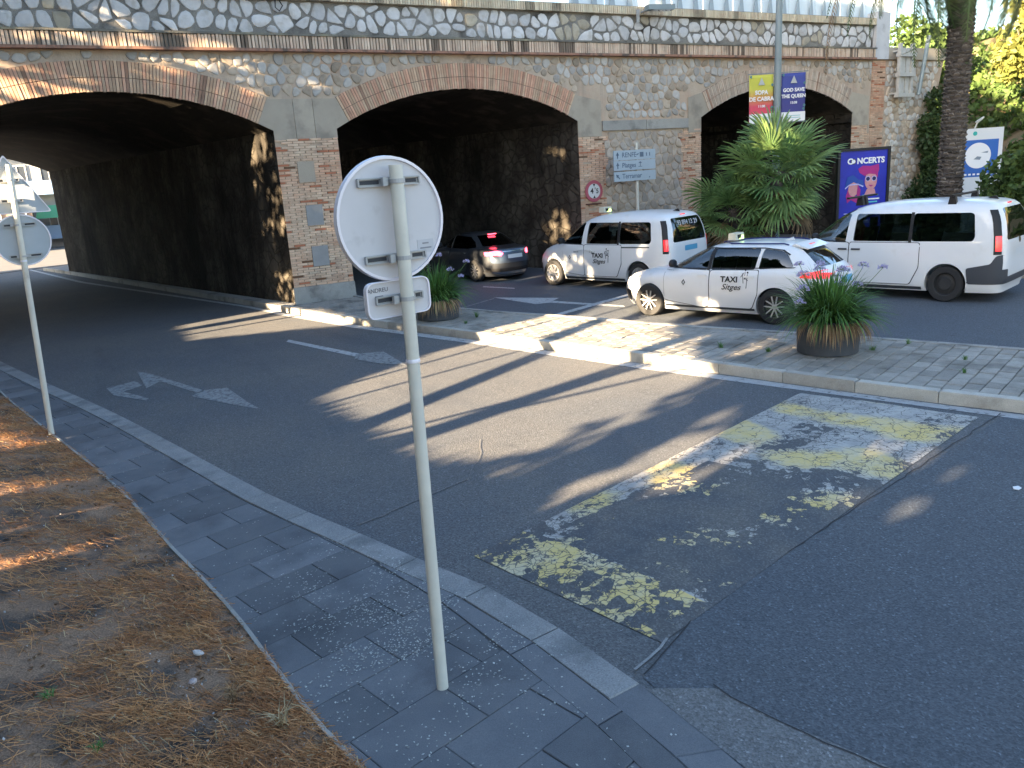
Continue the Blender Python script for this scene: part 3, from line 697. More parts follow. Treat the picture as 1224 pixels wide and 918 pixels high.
weeds = [(7.4, -5.9, 'bright grass weed beside the far planter on the island', .16, 50), (6.9, -6.4, 'sparse weed between far planter and kerb', .10, 30), (10.95, -13.5, 'bushy weed by the back edging right of the near planter', .12, 26),
         (11.3, -15.1, 'tall thin weed rising at the back edging near the right edge', .2, 14), (10.6, -14.6, 'round dark weed in the middle of the pavers right of near planter', .09, 30),
         (9.95, -15.0, 'low yellowish weed close to the front kerb right of near planter', .08, 34), (10.25, -13.4, 'weed hugging the right foot of the near planter', .1, 36), (9.15, -12.4, 'weed in the pavers just left of the near planter', .1, 40),
         (8.85, -11.7, 'thin grassy weed farther left of the near planter', .12, 40), (11.55, -15.9, 'green weed nearest the right edge of the photo', .14, 22), (10.35, -12.4, 'tiny dark weed at the back edging behind near planter', .07, 16)]
for x, y, lab, L, n in weeds: tuft('green_weed', lab, 'weed', x, y, MZ-.005, n, L, M_AGA, .9)
for x, y, lab in [(8.15, -9.95, 'white scrap of paper lying on sunlit island pavers'), (5.15, -16.35, 'small white scrap on the dark asphalt below the hump'), (7.05, -17.35, 'tiny pale scrap on the asphalt at the right')]:
    m = MB(); m.prism([(0, 0), (.06, .01), (.08, .05), (.03, .07), (-.01, .04)], 0, .008); o = m.build('paper_scrap', M_WINK, fix=True); o.location = (x, y, MZ if x > 8 and y > -12 else .013); tag(o, lab, 'litter')

#==BRIDGE==
def bridge():
    root = thing('stone_bridge', 'old rubble stone railway bridge with three brick edged arches over the roads', 'bridge')
    zs, rise = 4.48, .95; half = 3.72; RR = (half*half+rise*rise)/(2*rise); cz = zs+rise-RR
    ops = [(-11.6, -4.02), (-2.4, 5.06), (6.68, 14.14), (19.0, 26.36)]
    def arch(xl, xr, n=28):
        c = (xl+xr)/2; h = (xr-xl)/2; r = (h*h+rise*rise)/(2*rise); z0 = zs+rise-r; a = math.asin(h/r)
        return [(c+r*math.sin(-a+2*a*i/n), z0+r*math.cos(-a+2*a*i/n)) for i in range(n+1)], c, r, z0, a
    out = [(-20, -.3)]
    for xl, xr in ops: out += [(xl, -.3)]+arch(xl, xr)[0]+[(xr, -.3)]
    out += [(28.1, -.3), (30.0, -.3), (31.6, 6.33), (-20, 6.33)]
    n = len(out); T = 20.5
    bm = bmesh.new(); F = [bm.verts.new((x, 0, z)) for x, z in out]; Bk = [bm.verts.new((x+SK*T, T, z)) for x, z in out]
    bm.faces.new(F); bm.faces.new(Bk[::-1])
    for i in range(n):
        j = (i+1) % n; f = bm.faces.new((F[i], Bk[i], Bk[j], F[j]))
        (x0, z0_), (x1, z1_) = out[i], out[j]
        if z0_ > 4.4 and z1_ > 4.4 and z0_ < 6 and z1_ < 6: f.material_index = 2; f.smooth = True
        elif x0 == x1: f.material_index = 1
    bmesh.ops.recalc_face_normals(bm, faces=bm.faces)
    me = bpy.data.meshes.new('bridge_body'); bm.to_mesh(me); bm.free()
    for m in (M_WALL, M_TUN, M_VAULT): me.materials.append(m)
    obj('wall_body', me, root)
    # brick arch rings
    for k, (xl, xr) in enumerate(ops[1:]):
        _, c, r, z0, a = arch(xl, xr); m = MB(); aa = a*.90; dn = int(2*aa*r/.068)
        for i in range(dn):
            w = -aa+2*aa*(i+.5)/dn; hw = aa/dn*.80; rr0 = r+random.uniform(-.006, .008); rr1 = r+.66+random.uniform(-.015, .015); y = -.035-random.uniform(0, .014)
            b = .72+.3*random.random(); red = random.random()
            pale = k == 2
            m.ct = (b*(1.1 if red > .5 else 1), b*(1.0 if red > .5 else 1.08), b*(.98 if red > .5 else 1.05)) if not pale else (b*1.0, b*1.25, b*1.4)
            if random.random() < .03: m.ct = (b*.62, b*.6, b*.6)
            for q0, q1 in ((rr0, r+.30), (r+.315, rr1)):
                P = [(c+q*math.sin(w+s*hw), z0+q*math.cos(w+s*hw)) for q, s in ((q0, -1), (q0, 1), (q1, 1), (q1, -1))]
                m.prismxz(P, y, .12)
        tag(m.build('arch_ring', M_BRICK, root, tint=True, fix=True), 'pale brick ring of the right arch' if pale else None, kind='stuff')
        s = MB(); P = []
        # ring backing mortar
        nA = 24
        for i in range(nA+1): w = -aa+2*aa*i/nA; P.append((c+(r+.66)*math.sin(w), z0+(r+.66)*math.cos(w)))
        for i in range(nA, -1, -1): w = -aa+2*aa*i/nA; P.append((c+r*1.0005*math.sin(w), z0+r*1.0005*math.cos(w)))
        s.prismxz(P, -.022, .05); s.build('ring_mortar', mk('ring_mortar_mat', (.20, .15, .12), (.12, .09, .07), 4), root, fix=True)
    def ends(xl, xr):
        _, c, r, z0, a = arch(xl, xr); w = a*.90
        return (c-r*math.sin(w), z0+r*math.cos(w)), (c-(r+.66)*math.sin(w), z0+(r+.66)*math.cos(w)), (c+r*math.sin(w), z0+r*math.cos(w)), (c+(r+.66)*math.sin(w), z0+(r+.66)*math.cos(w))
    E = [ends(*o) for o in ops]
    def block(poly, name='springer_block', y0=-.03, mat=M_SPRING):
        m = MB(); m.prismxz(poly, y0, .05); m.build(name, mat, root, fix=True)
    y0 = -.03
    xs = [5.06, 5.62, 6.12, 6.68]
    block([(5.06, 4.25), (5.615, 4.25), (5.615, 5.22), (E[1][3][0], 5.22), E[1][3], E[1][2], (5.06, zs)])
    block([(5.625, 4.25), (6.115, 4.25), (6.115, 5.22), (5.625, 5.22)])
    block([(6.125, 4.25), (6.68, 4.25), (6.68, zs), E[2][0], E[2][1], (E[2][1][0], 5.22), (6.125, 5.22)])
    block([(14.14, 4.02), (15.0, 4.02), (15.0, 5.05), (E[2][3][0]+.02, 5.22), E[2][3], E[2][2], (14.14, zs)])
    block([(18.45, 4.02), (19.0, 4.02), (19.0, zs), E[3][0], E[3][1], (18.45, 5.1)])
    block([(26.36, 4.02), (27.25, 4.02), (27.25, 5.05), (E[3][3][0], 5.2), E[3][3], E[3][2], (26.36, zs)])
    for a, b in ((15.03, 16.7), (16.72, 18.42)): block([(a, 4.17), (b, 4.17), (b, 4.46), (a, 4.46)], 'ledge_block', -.07, M_CONC)
    # plinths
    for a, b in ((5.03, 6.70), (-4.05, -2.37)): block([(a, 0), (b, 0), (b-.01, .55), (a+.01, .55)], 'plinth', -.05, M_CONC)
    for a, b in ((14.12, 15.1), (18.0, 19.02), (26.34, 27.3)): block([(a, 0), (b, 0), (b, .35), (a, .35)], 'plinth', -.04, M_CONC)
    # brick facing in courses
    def courses(xa, xb, za, zb, pale, toothL=0, toothR=0, thin=.047):
        m = MB(); row = 0; z = za
        while z < zb-.03:
            tl = toothL*random.choice([0, .5, 1]) if toothL else 0; tr = toothR*random.choice([0, .5, 1]) if toothR else 0
            if row % 5: tl, tr = getattr(courses, 'tl', tl), getattr(courses, 'tr', tr)
            courses.tl, courses.tr = tl, tr
            x = xa-tl-(.15 if row % 2 else 0)
            while x < xb+tr:
                a, b = max(x, xa-tl), min(x+.285, xb+tr)
                if b-a > .03:
                    nz = pnoise(Vector((x*.8, z*1.3, 5+xa)))
                    v = random.uniform(.85, 1.15); p_ = pale+.45*nz+random.uniform(-.12, .12)
                    p_ = max(0, min(1, p_)); c = (v*(1.0+.12*p_), v*(.90+.50*p_), v*(.85+.65*p_))
                    if random.random() < .07: c = (.78, .50, .42)
                    if random.random() < .025: c = (.28, .25, .22)
                    m.ct = c
                    if random.random() > .02: m.box((a, -.026-random.uniform(0, .012), z), (b-.012, .05, z+thin))
                x += .297
            z += thin+.014; row += 1
        tag(m.build('brickwork', M_BRICK, root, tint=True), kind='stuff')
    courses(5.06, 6.68, .56, 4.25, .55)
    courses(14.14, 15.0, .36, 4.02, .35, 0, .22)
    courses(18.25, 19.0, .36, 4.15, .55, .22, 0)
    courses(26.36, 27.2, .36, 4.02, .6, 0, .15)
    courses(27.36, 28.1, 0, 6.3, .35)
    courses(-4.0, -2.4, .56, 4.25, .5)
    # square plates on the first pier
    for zc, xc, col in ((3.45, 5.75, M_SPRING), (2.36, 5.83, M_PLATE), (1.31, 5.85, M_PLATE)):
        m = MB(); m.box((xc-.215, -.055, zc-.26), (xc+.215, -.02, zc+.26)); m.build('square_plate', col, root)
    # cornice: lower lip, soldier bricks, ledge
    m = MB(); m.box((-20, -.20, 6.31), (27.36, 0, 6.372)); m.build('cornice_lip', M_TERRA, root)
    m = MB(); x = -14
    while x < 27.3:
        d = pnoise(Vector((x*1.2, 0, 0)))+.5*pnoise(Vector((x*9, 0, 2))); v = random.uniform(.75, 1.1)
        if d > .15 and random.random() < .7: v *= .33
        sh = random.uniform(-.02, .02)
        m.ct = (v*1.05, v*(1.25+.2*sh), v*1.35); m.box((x, -.165-random.uniform(0, .02), 6.374), (x+.058, 0, 6.665+random.uniform(-.01, .004)))
        if v > .5 and random.random() < .8:
            m.ct = (.3, .3, .3)
        x += .058+random.choice([.016, .016, .03])
    tag(m.build('cornice_bricks', M_BRICK, root, tint=True), kind='stuff')
    m = MB(); m.box((-14, -.12, 6.374), (27.36, .02, 6.66)); m.build('cornice_mortar', M_MORTAR_D, root)
    m = MB(); m.box((-20, -.20, 6.667), (27.36, .02, 6.715)); m.build('cornice_ledge', mk('lichen_concrete', (.20, .19, .165), (.12, .115, .10), 3, c3=(.26, .24, .17), sc3=1.2, bump=.5), root)
    # parapet
    m = MB(); m.box((-20, .02, 6.33), (27.36, .5, 7.50)); m.build('parapet_wall', M_MORTAR_D, root)
    m = MB(); x = -14
    while x < 27.3:
        v = random.uniform(.8, 1.1)*(.5 if pnoise(Vector((x*1.3, 7, 0))) > .25 else 1); m.ct = (v*1.0, v*1.32, v*1.35)
        m.box((x, -.11-random.uniform(0, .015), 7.50), (x+.06, .6, 7.715)); x += .074
    tag(m.build('coping_bricks', M_BRICK, root, tint=True), kind='stuff')
    m = MB(); m.box((-20, -.09, 7.505), (27.36, .58, 7.735)); m.build('coping_core', M_CONC, root)
    # white end pillar, wing wall cap
    m = MB(); m.box((27.38, -.12, 6.33), (28.12, .6, 7.95)); m.build('end_pillar', mk('whitewash', (.55, .56, .58), (.45, .46, .48), 2, c3=(.3, .3, .3), sc3=3, t3=(.6, .8)), root)
    m = MB(); m.box((28.14, -.10, 6.33), (31.7, .5, 6.75)); m.build('wing_wall_cap', M_SPRING, root)
    # rubble stones, one by one
    cells = []
    def rubble(x0, x1, z0, z1, s, yb, inside, tint, squash=1.0, key=0, gap=.018, jit=.36, fix_=None):
        nx = int((x1-x0)/s); nz = max(1, int((z1-z0)/(s*squash))); dx = (x1-x0)/nx; dz = (z1-z0)/nz; pts = {}
        for i in range(-1, nx+1):
            for j in range(-1, nz+1):
                pts[i, j] = (x0+(i+.5+(.5 if j % 2 else 0)+random.uniform(-jit, jit))*dx, z0+(j+.5+random.uniform(-jit, jit))*dz)
        for i in range(nx):
            for j in range(nz):
                p = pts[i, j]; poly = [(p[0]-s*1.2, p[1]-s*1.2), (p[0]+s*1.2, p[1]-s*1.2), (p[0]+s*1.2, p[1]+s*1.2), (p[0]-s*1.2, p[1]+s*1.2)]
                for a in range(-2, 3):
                    for b in range(-2, 3):
                        q = pts.get((i+a, j+b))
                        if q is None or (a == 0 and b == 0): continue
                        mx, mz = (p[0]+q[0])/2, (p[1]+q[1])/2; ddx, ddz = q[0]-p[0], q[1]-p[1]; L = math.hypot(ddx, ddz)+1e-9
                        mx -= ddx/L*gap; mz -= ddz/L*gap
                        poly = clip_half(poly, (mx, mz), (mx-ddz, mz+ddx))
                        if len(poly) < 3: break
                    if len(poly) < 3: break
                if len(poly) < 3: continue
                poly = [(min(max(x, x0+.01), x1-.01), min(max(z, z0+.012), z1-.012)) for x, z in poly]
                ar = area(poly)
                if ar < .004: continue
                cx = sum(a for a, b in poly)/len(poly); c_z = sum(b for a, b in poly)/len(poly)
                if fix_ is not None:
                    if not fix_(cx, c_z, .12): continue
                    poly = [push(a, b) for a, b in poly]; cx = sum(a for a, b in poly)/len(poly); c_z = sum(b for a, b in poly)/len(poly)
                    if area(poly) < .008: continue
                if not inside(cx, c_z) or not all(inside(a, b) for a, b in poly): continue
                # soften corners
                q = []
                for a in range(len(poly)):
                    A, B = poly[a], poly[(a+1) % len(poly)]; q += [(A[0]*.72+B[0]*.28, A[1]*.72+B[1]*.28), (A[0]*.28+B[0]*.72, A[1]*.28+B[1]*.72)]
                k = len(q); h = random.uniform(.018, .045); tx, tz = random.uniform(-.06, .06), random.uniform(-.06, .06)
                v = [(x, yb, z) for x, z in q]
                v += [(cx+(x-cx)*.93, yb-h*.75+(x-cx)*tx+(z-c_z)*tz, c_z+(z-c_z)*.93) for x, z in q]
                v += [(cx+(x-cx)*.6, yb-h+(x-cx)*tx+(z-c_z)*tz, c_z+(z-c_z)*.6) for x, z in q]
                f = [[a, (a+1) % k, k+(a+1) % k, k+a] for a in range(k)]+[[k+a, k+(a+1) % k, 2*k+(a+1) % k, 2*k+a] for a in range(k)]+[list(range(2*k, 3*k))]
                dist = math.hypot(cx, 21+0)
                cells.append((ar/dist**2*(1 if -1.2 < cx < 28 else .05), v, f, tint(cx, c_z)))
    def outer(x, z, extra):
        for xl, xr in ops:
            _, c, r, z0, a = arch(xl, xr)
            if xl-1 < x < xr+1 and abs(math.atan2(x-c, z-z0)) < a*.96 and math.hypot(x-c, z-z0) < r+.69+extra*.6: return False
        return True
    def push(x, z):
        for xl, xr in ops:
            _, c, r, z0, a = arch(xl, xr); d = math.hypot(x-c, z-z0)
            if xl-1 < x < xr+1 and abs(math.atan2(x-c, z-z0)) < a*.96 and d < r+.70: return (c+(x-c)*(r+.702)/d, z0+(z-z0)*(r+.702)/d)
        return (x, z)
    def ring_clear(x, z):
        for xl, xr in ops:
            _, c, r, z0, a = arch(xl, xr)
            if math.hypot(x-c, z-z0) < r+.69 and abs(math.atan2(x-c, z-z0)) < a*.93 and xl-1 < x < xr+1: return False
        return True
    def t_par(x, z):
        v = random.uniform(.8, 1.15); n_ = pnoise(Vector((x*.6, z, 3)))
        if n_ > .3 and random.random() < .5: return (v*.75, v*.68, v*.55)
        return (v, v*1.0, v*1.02)
    def t_sp(x, z):
        v = random.uniform(.6, 1.0); w = random.random()
        if w < .35: return (v*.85, v*.72, v*.58)
        return (v*.95, v*.92, v*.88)
    def t_pier(x, z):
        v = random.uniform(.62, .95); w = random.uniform(0, 1); return (v*.95, v*(.80+.06*w), v*(.66+.12*w))
    rubble(-5, 27.34, 6.73, 7.49, .33, .02, lambda x, z: True, t_par, .92, gap=.024, jit=.44)
    def sp(x, z):
        if not ring_clear(x, z): return False
        if 4.85 < x < 6.9 and z < 5.25: return False
        if (14.0 < x < 15.05 or 18.4 < x < 19.2 or 26.2 < x < 27.3) and z < 5.3: return False
        if (5.06 > x) or (6.68 < x < 14.14) or (19 < x < 26.36): return z > 4.9
        return True
    rubble(-5, 27.34, 4.50, 6.30, .25, 0, sp, t_sp, .95, gap=.016, fix_=outer)
    rubble(15.06, 18.2, .36, 4.14, .27, 0, lambda x, z: True, t_pier, .95, gap=.012)
    rubble(28.14, 31.5, .0, 6.3, .24, 0, lambda x, z: x < 29.95+z*.24, lambda x, z: tuple(1.25*c for c in t_sp(x, z)), 1, gap=.016)  # wing stones tinted lighter to offset the shade falling there
    cells.sort(key=lambda c: -c[0])
    for a, v, f, t_ in cells[:300]:
        m = MB(); m.ct = t_; m.add(v, f); m.build('stone', M_STONE, root, tint=True, fix=True, smooth=0)
    rest = MB()
    for a, v, f, t_ in cells[300:]: rest.ct = t_; rest.add(v, f)
    tag(rest.build('small_stones', M_STONE, root, tint=True, fix=True), kind='stuff')
    # inner ledge line in the right tunnel (string course)
    m = MB(); m.obox((26.36+SK*10-.06, 10, 4.2), (.08, 0, 0), (SK*10, 10, 0), (0, 0, .06)); m.build('string_course', M_VAULT, root)
bridge()
# screen with fins on top of the parapet
def screen():
    t = thing('parapet_screen', 'pale glazed screen with tapered grey fins standing on the bridge parapet', 'screen', (0, .3, 7.735))
    x = 14.2
    pm = mk('pale_panel', (.60, .68, .72), (.66, .73, .76), 1, rough=.3)
    fm = mk('fin_grey', (.30, .36, .40), rough=.5)
    while x < 27.3:
        m = MB(); m.box((x+.02, 0, 0), (x+1.28, .03, 1.25)); m.build('screen_panel', pm, t)
        x += 1.3
    x = 14.4
    while x < 27.3:
        m = MB(); m.prismxz([(x-.11, .0), (x+.11, .0), (x+.012, .62), (x-.012, .62)], -.10, -.06); m.build('fin', fm, t, fix=True); x += .66
    m = MB(); m.box((14.2, -.03, 1.25), (27.3, .06, 1.32)); m.build('top_rail', fm, t)
screen()

#==CARS==
def interp(pts, z):
    if z <= pts[0][0]: return pts[0][1]
    for a, b in zip(pts[:-1], pts[1:]):
        if z <= b[0]: return a[1]+(b[1]-a[1])*(z-a[0])/(b[0]-a[0])
    return pts[-1][1]
class Car:
    """body defined level by level: outline at height z is a rounded box from xr(z) to xf(z), half width w(z)"""
    def __init__(s, xf, xr, w, nf, nr): s.xf, s.xr, s.w, s.nf, s.nr = xf, xr, w, nf, nr
    def side(s, x, z):
        a, b, w = interp(s.xf, z), interp(s.xr, z), interp(s.w, z); xm = b+(a-b)*.5
        X = (x-xm)/(a-xm) if x > xm else (xm-x)/(xm-b); X = min(.9995, max(0, X)); n = interp(s.nf, z) if x > xm else interp(s.nr, z)
        return w*(1-X**n)**(1/n)
    def front(s, y, z, back=False):
        a, b, w = interp(s.xf, z), interp(s.xr, z), interp(s.w, z); xm = b+(a-b)*.5; n = interp(s.nr if back else s.nf, z)
        k = (1-min(.999, abs(y)/w)**n)**(1/n)
        return xm-(xm-b)*k if back else xm+(a-xm)*k
    def ring(s, z, inset=0, N_=30, xmax=99, xmin=-99):
        a, b, w = interp(s.xf, z)-inset, interp(s.xr, z)+inset, interp(s.w, z)-inset; xm = b+(a-b)*.5; out = []
        def half(n, front):
            L = []
            for i in range(N_+1):
                t = i/N_; X = 1-(1-t)**2.2 if t < 1 else 1     # denser toward the end
                X = math.sin(t*math.pi/2)**.7 if n < 3 else X
                L.append((X, (max(0, 1-X**n))**(1/n)))
            return L
        F = half(interp(s.nf, z), 1); Bk = half(interp(s.nr, z), 0)
        for X, Y in F: out.append((xm+(a-xm)*X, w*Y))
        for X, Y in F[-2::-1]: out.append((xm+(a-xm)*X, -w*Y))
        for X, Y in Bk[1:]: out.append((xm-(xm-b)*X, -w*Y))
        for X, Y in Bk[-2:0:-1]: out.append((xm-(xm-b)*X, w*Y))
        return [(min(xmax, max(xmin, x)), y, z) for x, y in out]
    def solid(s, levels, mat, inset=0, **k):
        m = MB(); R_ = [s.ring(z, inset, **k) for z in levels]; n = len(R_[0]); vs = [p for r in R_ for p in r]
        f = [[i*n+j, i*n+(j+1) % n, (i+1)*n+(j+1) % n, (i+1)*n+j] for i in range(len(R_)-1) for j in range(n)]
        f += [list(range(n))[::-1], list(range((len(R_)-1)*n, len(R_)*n))]
        m.add(vs, f); me = m.mesh('b'); bm = bmesh.new(); bm.from_mesh(me); bmesh.ops.remove_doubles(bm, verts=bm.verts, dist=1e-5)
        bmesh.ops.recalc_face_normals(bm, faces=bm.faces); bm.to_mesh(me); bm.free(); me.materials.append(mat); return me
    def patch(s, name, poly, mat, parent, mode='L', off=.004, thick=0, grid=.045, smooth=35):
        if 0 < off < .006: off += .003
        if name in ('door', 'sliding_door'): off += .005
        """poly in (x,z) for the sides (mode L/R) or (y,z) for front/back (mode F/B), laid over the body"""
        bm = bmesh.new(); f = bm.faces.new([bm.verts.new((a, 0, b)) for a, b in poly])
        for ax in (0, 2):
            lo = min(v.co[ax] for v in bm.verts); hi = max(v.co[ax] for v in bm.verts); k = max(1, int((hi-lo)/grid))
            for i in range(1, k):
                c = Vector((0, 0, 0)); c[ax] = lo+(hi-lo)*i/k; nn = Vector((0, 0, 0)); nn[ax] = 1
                bmesh.ops.bisect_plane(bm, geom=bm.verts[:]+bm.edges[:]+bm.faces[:], plane_co=c, plane_no=nn, dist=1e-6)
        def mp(a, b, o):
            if mode in 'LR': y = s.side(a, b)+o; return (a, y if mode == 'L' else -y, b)
            x = s.front(a, b, mode == 'B'); return (x+(o if mode == 'F' else -o), a, b)
        src = {v: (v.co.x, v.co.z) for v in bm.verts}
        if thick:
            ed = [e for e in bm.edges if e.is_boundary]; r = bmesh.ops.extrude_edge_only(bm, edges=ed)
            for v in [g for g in r['geom'] if isinstance(g, bmesh.types.BMVert)]: v.co = mp(v.co.x, v.co.z, off-thick)
        for v, (a, b) in src.items(): v.co = mp(a, b, off)
        if name in ('door', 'sliding_door'):
            cx = sum(p[0] for p in poly)/len(poly); cz = sum(p[1] for p in poly)/len(poly)
            big = [(a+(.011 if a > cx else -.011), b+(.011 if b > cz else -.011)) for a, b in poly]
            s.patch(name+'_gap', big, M_BLACK, parent, mode, off=.001, grid=.045)
        bmesh.ops.recalc_face_normals(bm, faces=bm.faces)
        # face outward
        c = sum((f.normal*f.calc_area() for f in bm.faces), Vector()); d = {'L': (0, 1, 0), 'R': (0, -1, 0), 'F': (1, 0, 0), 'B': (-1, 0, 0)}[mode]
        if c.dot(Vector(d)) < 0: bmesh.ops.reverse_faces(bm, faces=bm.faces)
        me = bpy.data.meshes.new(name); bm.to_mesh(me); bm.free(); me.materials.append(mat)
        me.polygons.foreach_set('use_smooth', [True]*len(me.polygons)); me.set_sharp_from_angle(angle=R(smooth))
        return obj(name, me, parent)
def rounded(poly, r=.04, k=4):
    out = []; n = len(poly)
    for i in range(n):
        p0, p, p1 = Vector(poly[i-1]), Vector(poly[i]), Vector(poly[(i+1) % n]); a = (p0-p); b = (p1-p)
        q = min(r, a.length*.45, b.length*.45); A = p+a.normalized()*q; B = p+b.normalized()*q
        for j in range(k+1): t = j/k; out.append(tuple((1-t)**2*A+2*t*(1-t)*p+t*t*B))
    return out
def cutter(name, meshes):
    bm = bmesh.new()
    for me in meshes: bm.from_mesh(me)
    me = bpy.data.meshes.new(name); bm.to_mesh(me); bm.free(); o = bpy.data.objects.new(name, me); COL.objects.link(o); return o
def boolean(me, cut, mats):
    o = bpy.data.objects.new('tmp', me); COL.objects.link(o)
    md = o.modifiers.new('b', 'BOOLEAN'); md.operation = 'DIFFERENCE'; md.object = cut; md.solver = 'EXACT'; md.use_self = False
    md.material_mode = 'TRANSFER'
    bpy.context.view_layer.update(); r = bpy.data.meshes.new_from_object(o.evaluated_get(bpy.context.evaluated_depsgraph_get()))
    bpy.data.objects.remove(o); bpy.data.objects.remove(cut); return r
def prism_mesh(poly, y0, y1, mode='xz'):
    m = MB(); n = len(poly); a = [(p[0], y0, p[1]) if mode == 'xz' else (y0, p[0], p[1]) for p in poly]; b = [(p[0], y1, p[1]) if mode == 'xz' else (y1, p[0], p[1]) for p in poly]
    m.add(a+b, [list(range(n)), list(range(n, 2*n))[::-1]]+[[i, n+i, n+(i+1) % n, (i+1) % n] for i in range(n)])
    me = m.mesh('c'); bm = bmesh.new(); bm.from_mesh(me); bmesh.ops.recalc_face_normals(bm, faces=bm.faces); bm.to_mesh(me); bm.free(); me.materials.append(M_INT); return me
def wheel(parent, x, y, r, style, side):
    w = bpy.data.objects.new('wheel', None); link(w, parent); w.location = (x, y, r); w.empty_display_size = .1
    s = side; m = MB(); h = .105
    m.lathe([(r*.66, -h), (r*.93, -h), (r*.985, -h*.75), (r, -h*.4), (r, h*.4), (r*.985, h*.75), (r*.93, h), (r*.66, h*.96), (r*.64, h*.3)], 40, 'y'); m.build('tyre', M_RUBBER, w, smooth=40, fix=True)
    m = MB(); rr = r*.665; f = s*h*.92
    if style == 'steel':
        m.lathe([(rr, s*h*.95), (rr*.93, s*h*.9), (rr*.88, s*h*.35), (rr*.55, s*h*.55), (rr*.5, s*h*.75), (rr*.22, s*h*.72), (.001, s*h*.72)], 32, 'y')
        for k in range(12): a = k*math.pi/6; m.lathe([(.016, s*h*.2), (.016, s*h*.50)], 8, 'y', (math.cos(a)*rr*.73, 0, math.sin(a)*rr*.73))
        m.build('rim', M_STEEL, w, smooth=35, fix=True)
    else:
        m.lathe([(rr, f), (rr*.93, f), (rr*.90, f*.35), (rr*.2, f*.3), (.001, f*.3)], 36, 'y'); m.build('rim', M_ALLOYD if style != 'cover' else M_ALLOY, w, smooth=35, fix=True)
        m = MB(); ns = {'star': 5, 'multi': 10, 'cover': 7}[style]
        for k in range(ns):
            a = 2*math.pi*k/ns+.3; d = Vector((math.cos(a), 0, math.sin(a))); t = Vector((-math.sin(a), 0, math.cos(a)))
            w0, w1 = {'star': (.026, .020), 'multi': (.018, .013), 'cover': (.05, .03)}[style]
            for off in ((-1, 1) if style == 'star' else (0,)):
                o0 = t*off*.018; P = [d*rr*.12-t*w0*.5+o0, d*rr*.12+t*w0*.5+o0, d*rr*.95+t*w1*.5+o0*3.2, d*rr*.95-t*w1*.5+o0*3.2]
                Y = Vector((0, f, 0)); Y0 = Vector((0, f*.72, 0)); m.add([p+Y*.86 for p in P[:2]]+[p+Y*.98 for p in P[2:]]+[p+Y0 for p in P], [(0, 1, 2, 3), (0, 4, 5, 1), (1, 5, 6, 2), (2, 6, 7, 3), (3, 7, 4, 0)])
        m.lathe([(rr, f*1.0), (rr*1.0, f*.9), (rr*.94, f*.9), (rr*.94, f*1.0)], 36, 'y'); m.lathe([(.045, f*.7), (.045, f*.92), (.001, f*.94)], 14, 'y')
        m.build('spokes', M_ALLOY, w, fix=True, smooth=25)
    return w
def seats(parent, rows, z0=.32):
    for x, ys in rows:
        for y in ys:
            m = MB()
            m.obox((x, y, z0+.13), (.24, 0, 0), (0, .22, 0), (0, 0, .09)); m.obox((x-.27, y, z0+.46), (.06, 0, .0), (0, .21, 0), (-.07, 0, .30)); m.obox((x-.36, y, z0+.86), (.04, 0, 0), (0, .11, 0), (0, 0, .085))
            m.build('seat', M_SEAT, parent, fix=True)
def side_text(car, parent, x, z, items, sgn=1):
    for name, s, size, dx, dz, sh, bold, sx in items:
        me = text_mesh(s, size, .0012, sh, 'LEFT', bold, sx); me.materials.clear(); me.materials.append(M_INK); me.name = name
        for v in me.vertices:
            X = x-dx-v.co.x if sgn > 0 else x+dx+v.co.x; Z = z+dz+v.co.y; v.co = (X, (car.side(X, Z)+.024+v.co.z)*sgn, Z)
        obj(name, me, parent)
TAXI = [('lettering', 'TAXI', .145, 0, 0, 0, .004, 1.1), ('lettering', 'Sitges', .15, .02, -.14, .35, .001, 1.15)]
def figure_logo(car, parent, x, z):
    m = MB()
    for a, b in (((0, .09), (.03, -.09)), ((.05, .12), (.045, -.02)), ((.045, -.02), (.10, .05)), ((.10, .08), (.09, -.18)), ((-.03, .02), (.03, .10)), ((.06, .0), (.12, -.04))):
        P = [(x-a[0], z+a[1]), (x-b[0], z+b[1])]; m.tube([(p[0], car.side(p[0], p[1])+.022, p[1]) for p in P], .0045, 5)
    for c in ((.045, .145), (.10, .105)): m.lathe([(.001, 0), (.018, .0), (.001, .003)], 10, 'y', (x-c[0], car.side(x-c[0], z+c[1])+.022, z+c[1]))
    m.build('figure_emblem', M_INK, parent)
def crest(car, parent, x, z):
    m = MB(); r = .045
    P = [(x+math.sin(a)*r*(.7 if k % 2 else 1), z+math.cos(a)*r*(1.4 if k % 2 == 0 else .8)) for k, a in enumerate([i*math.pi/4 for i in range(8)])]
    m.add([(p[0], car.side(*p)+.022, p[1]) for p in P]+[(x+(p[0]-x)*.55, car.side(*p)+.022, z+(p[1]-z)*.55) for p in P], [[i, (i+1) % 8, 8+(i+1) % 8, 8+i] for i in range(8)]); m.build('crest_emblem', M_INK, parent)
def roof_sign(parent, x, y, z, w=.34):
    o = bpy.data.objects.new('taxi_roof_sign', None); link(o, parent); o.location = (x, y, z)
    m = MB(); m.prismxz([(-.09, 0), (.09, 0), (.075, .13), (-.075, .13)], -w/2, w/2); m.build('sign_box', mk('cream_plastic', (.60, .57, .46), rough=.4), o, fix=True)
    m = MB(); m.box((-.094, -w*.40, .015), (-.075, w*.1, .075)); m.build('green_lamp', mk('green_lamp_mat', (.45, .75, .15), emit=(.5, .9, .2), es=.4), o)
    m = MB(); m.box((-.098, -w*.05, .03), (-.080, w*.30, .10)); m.build('sign_digits', M_INK, o)
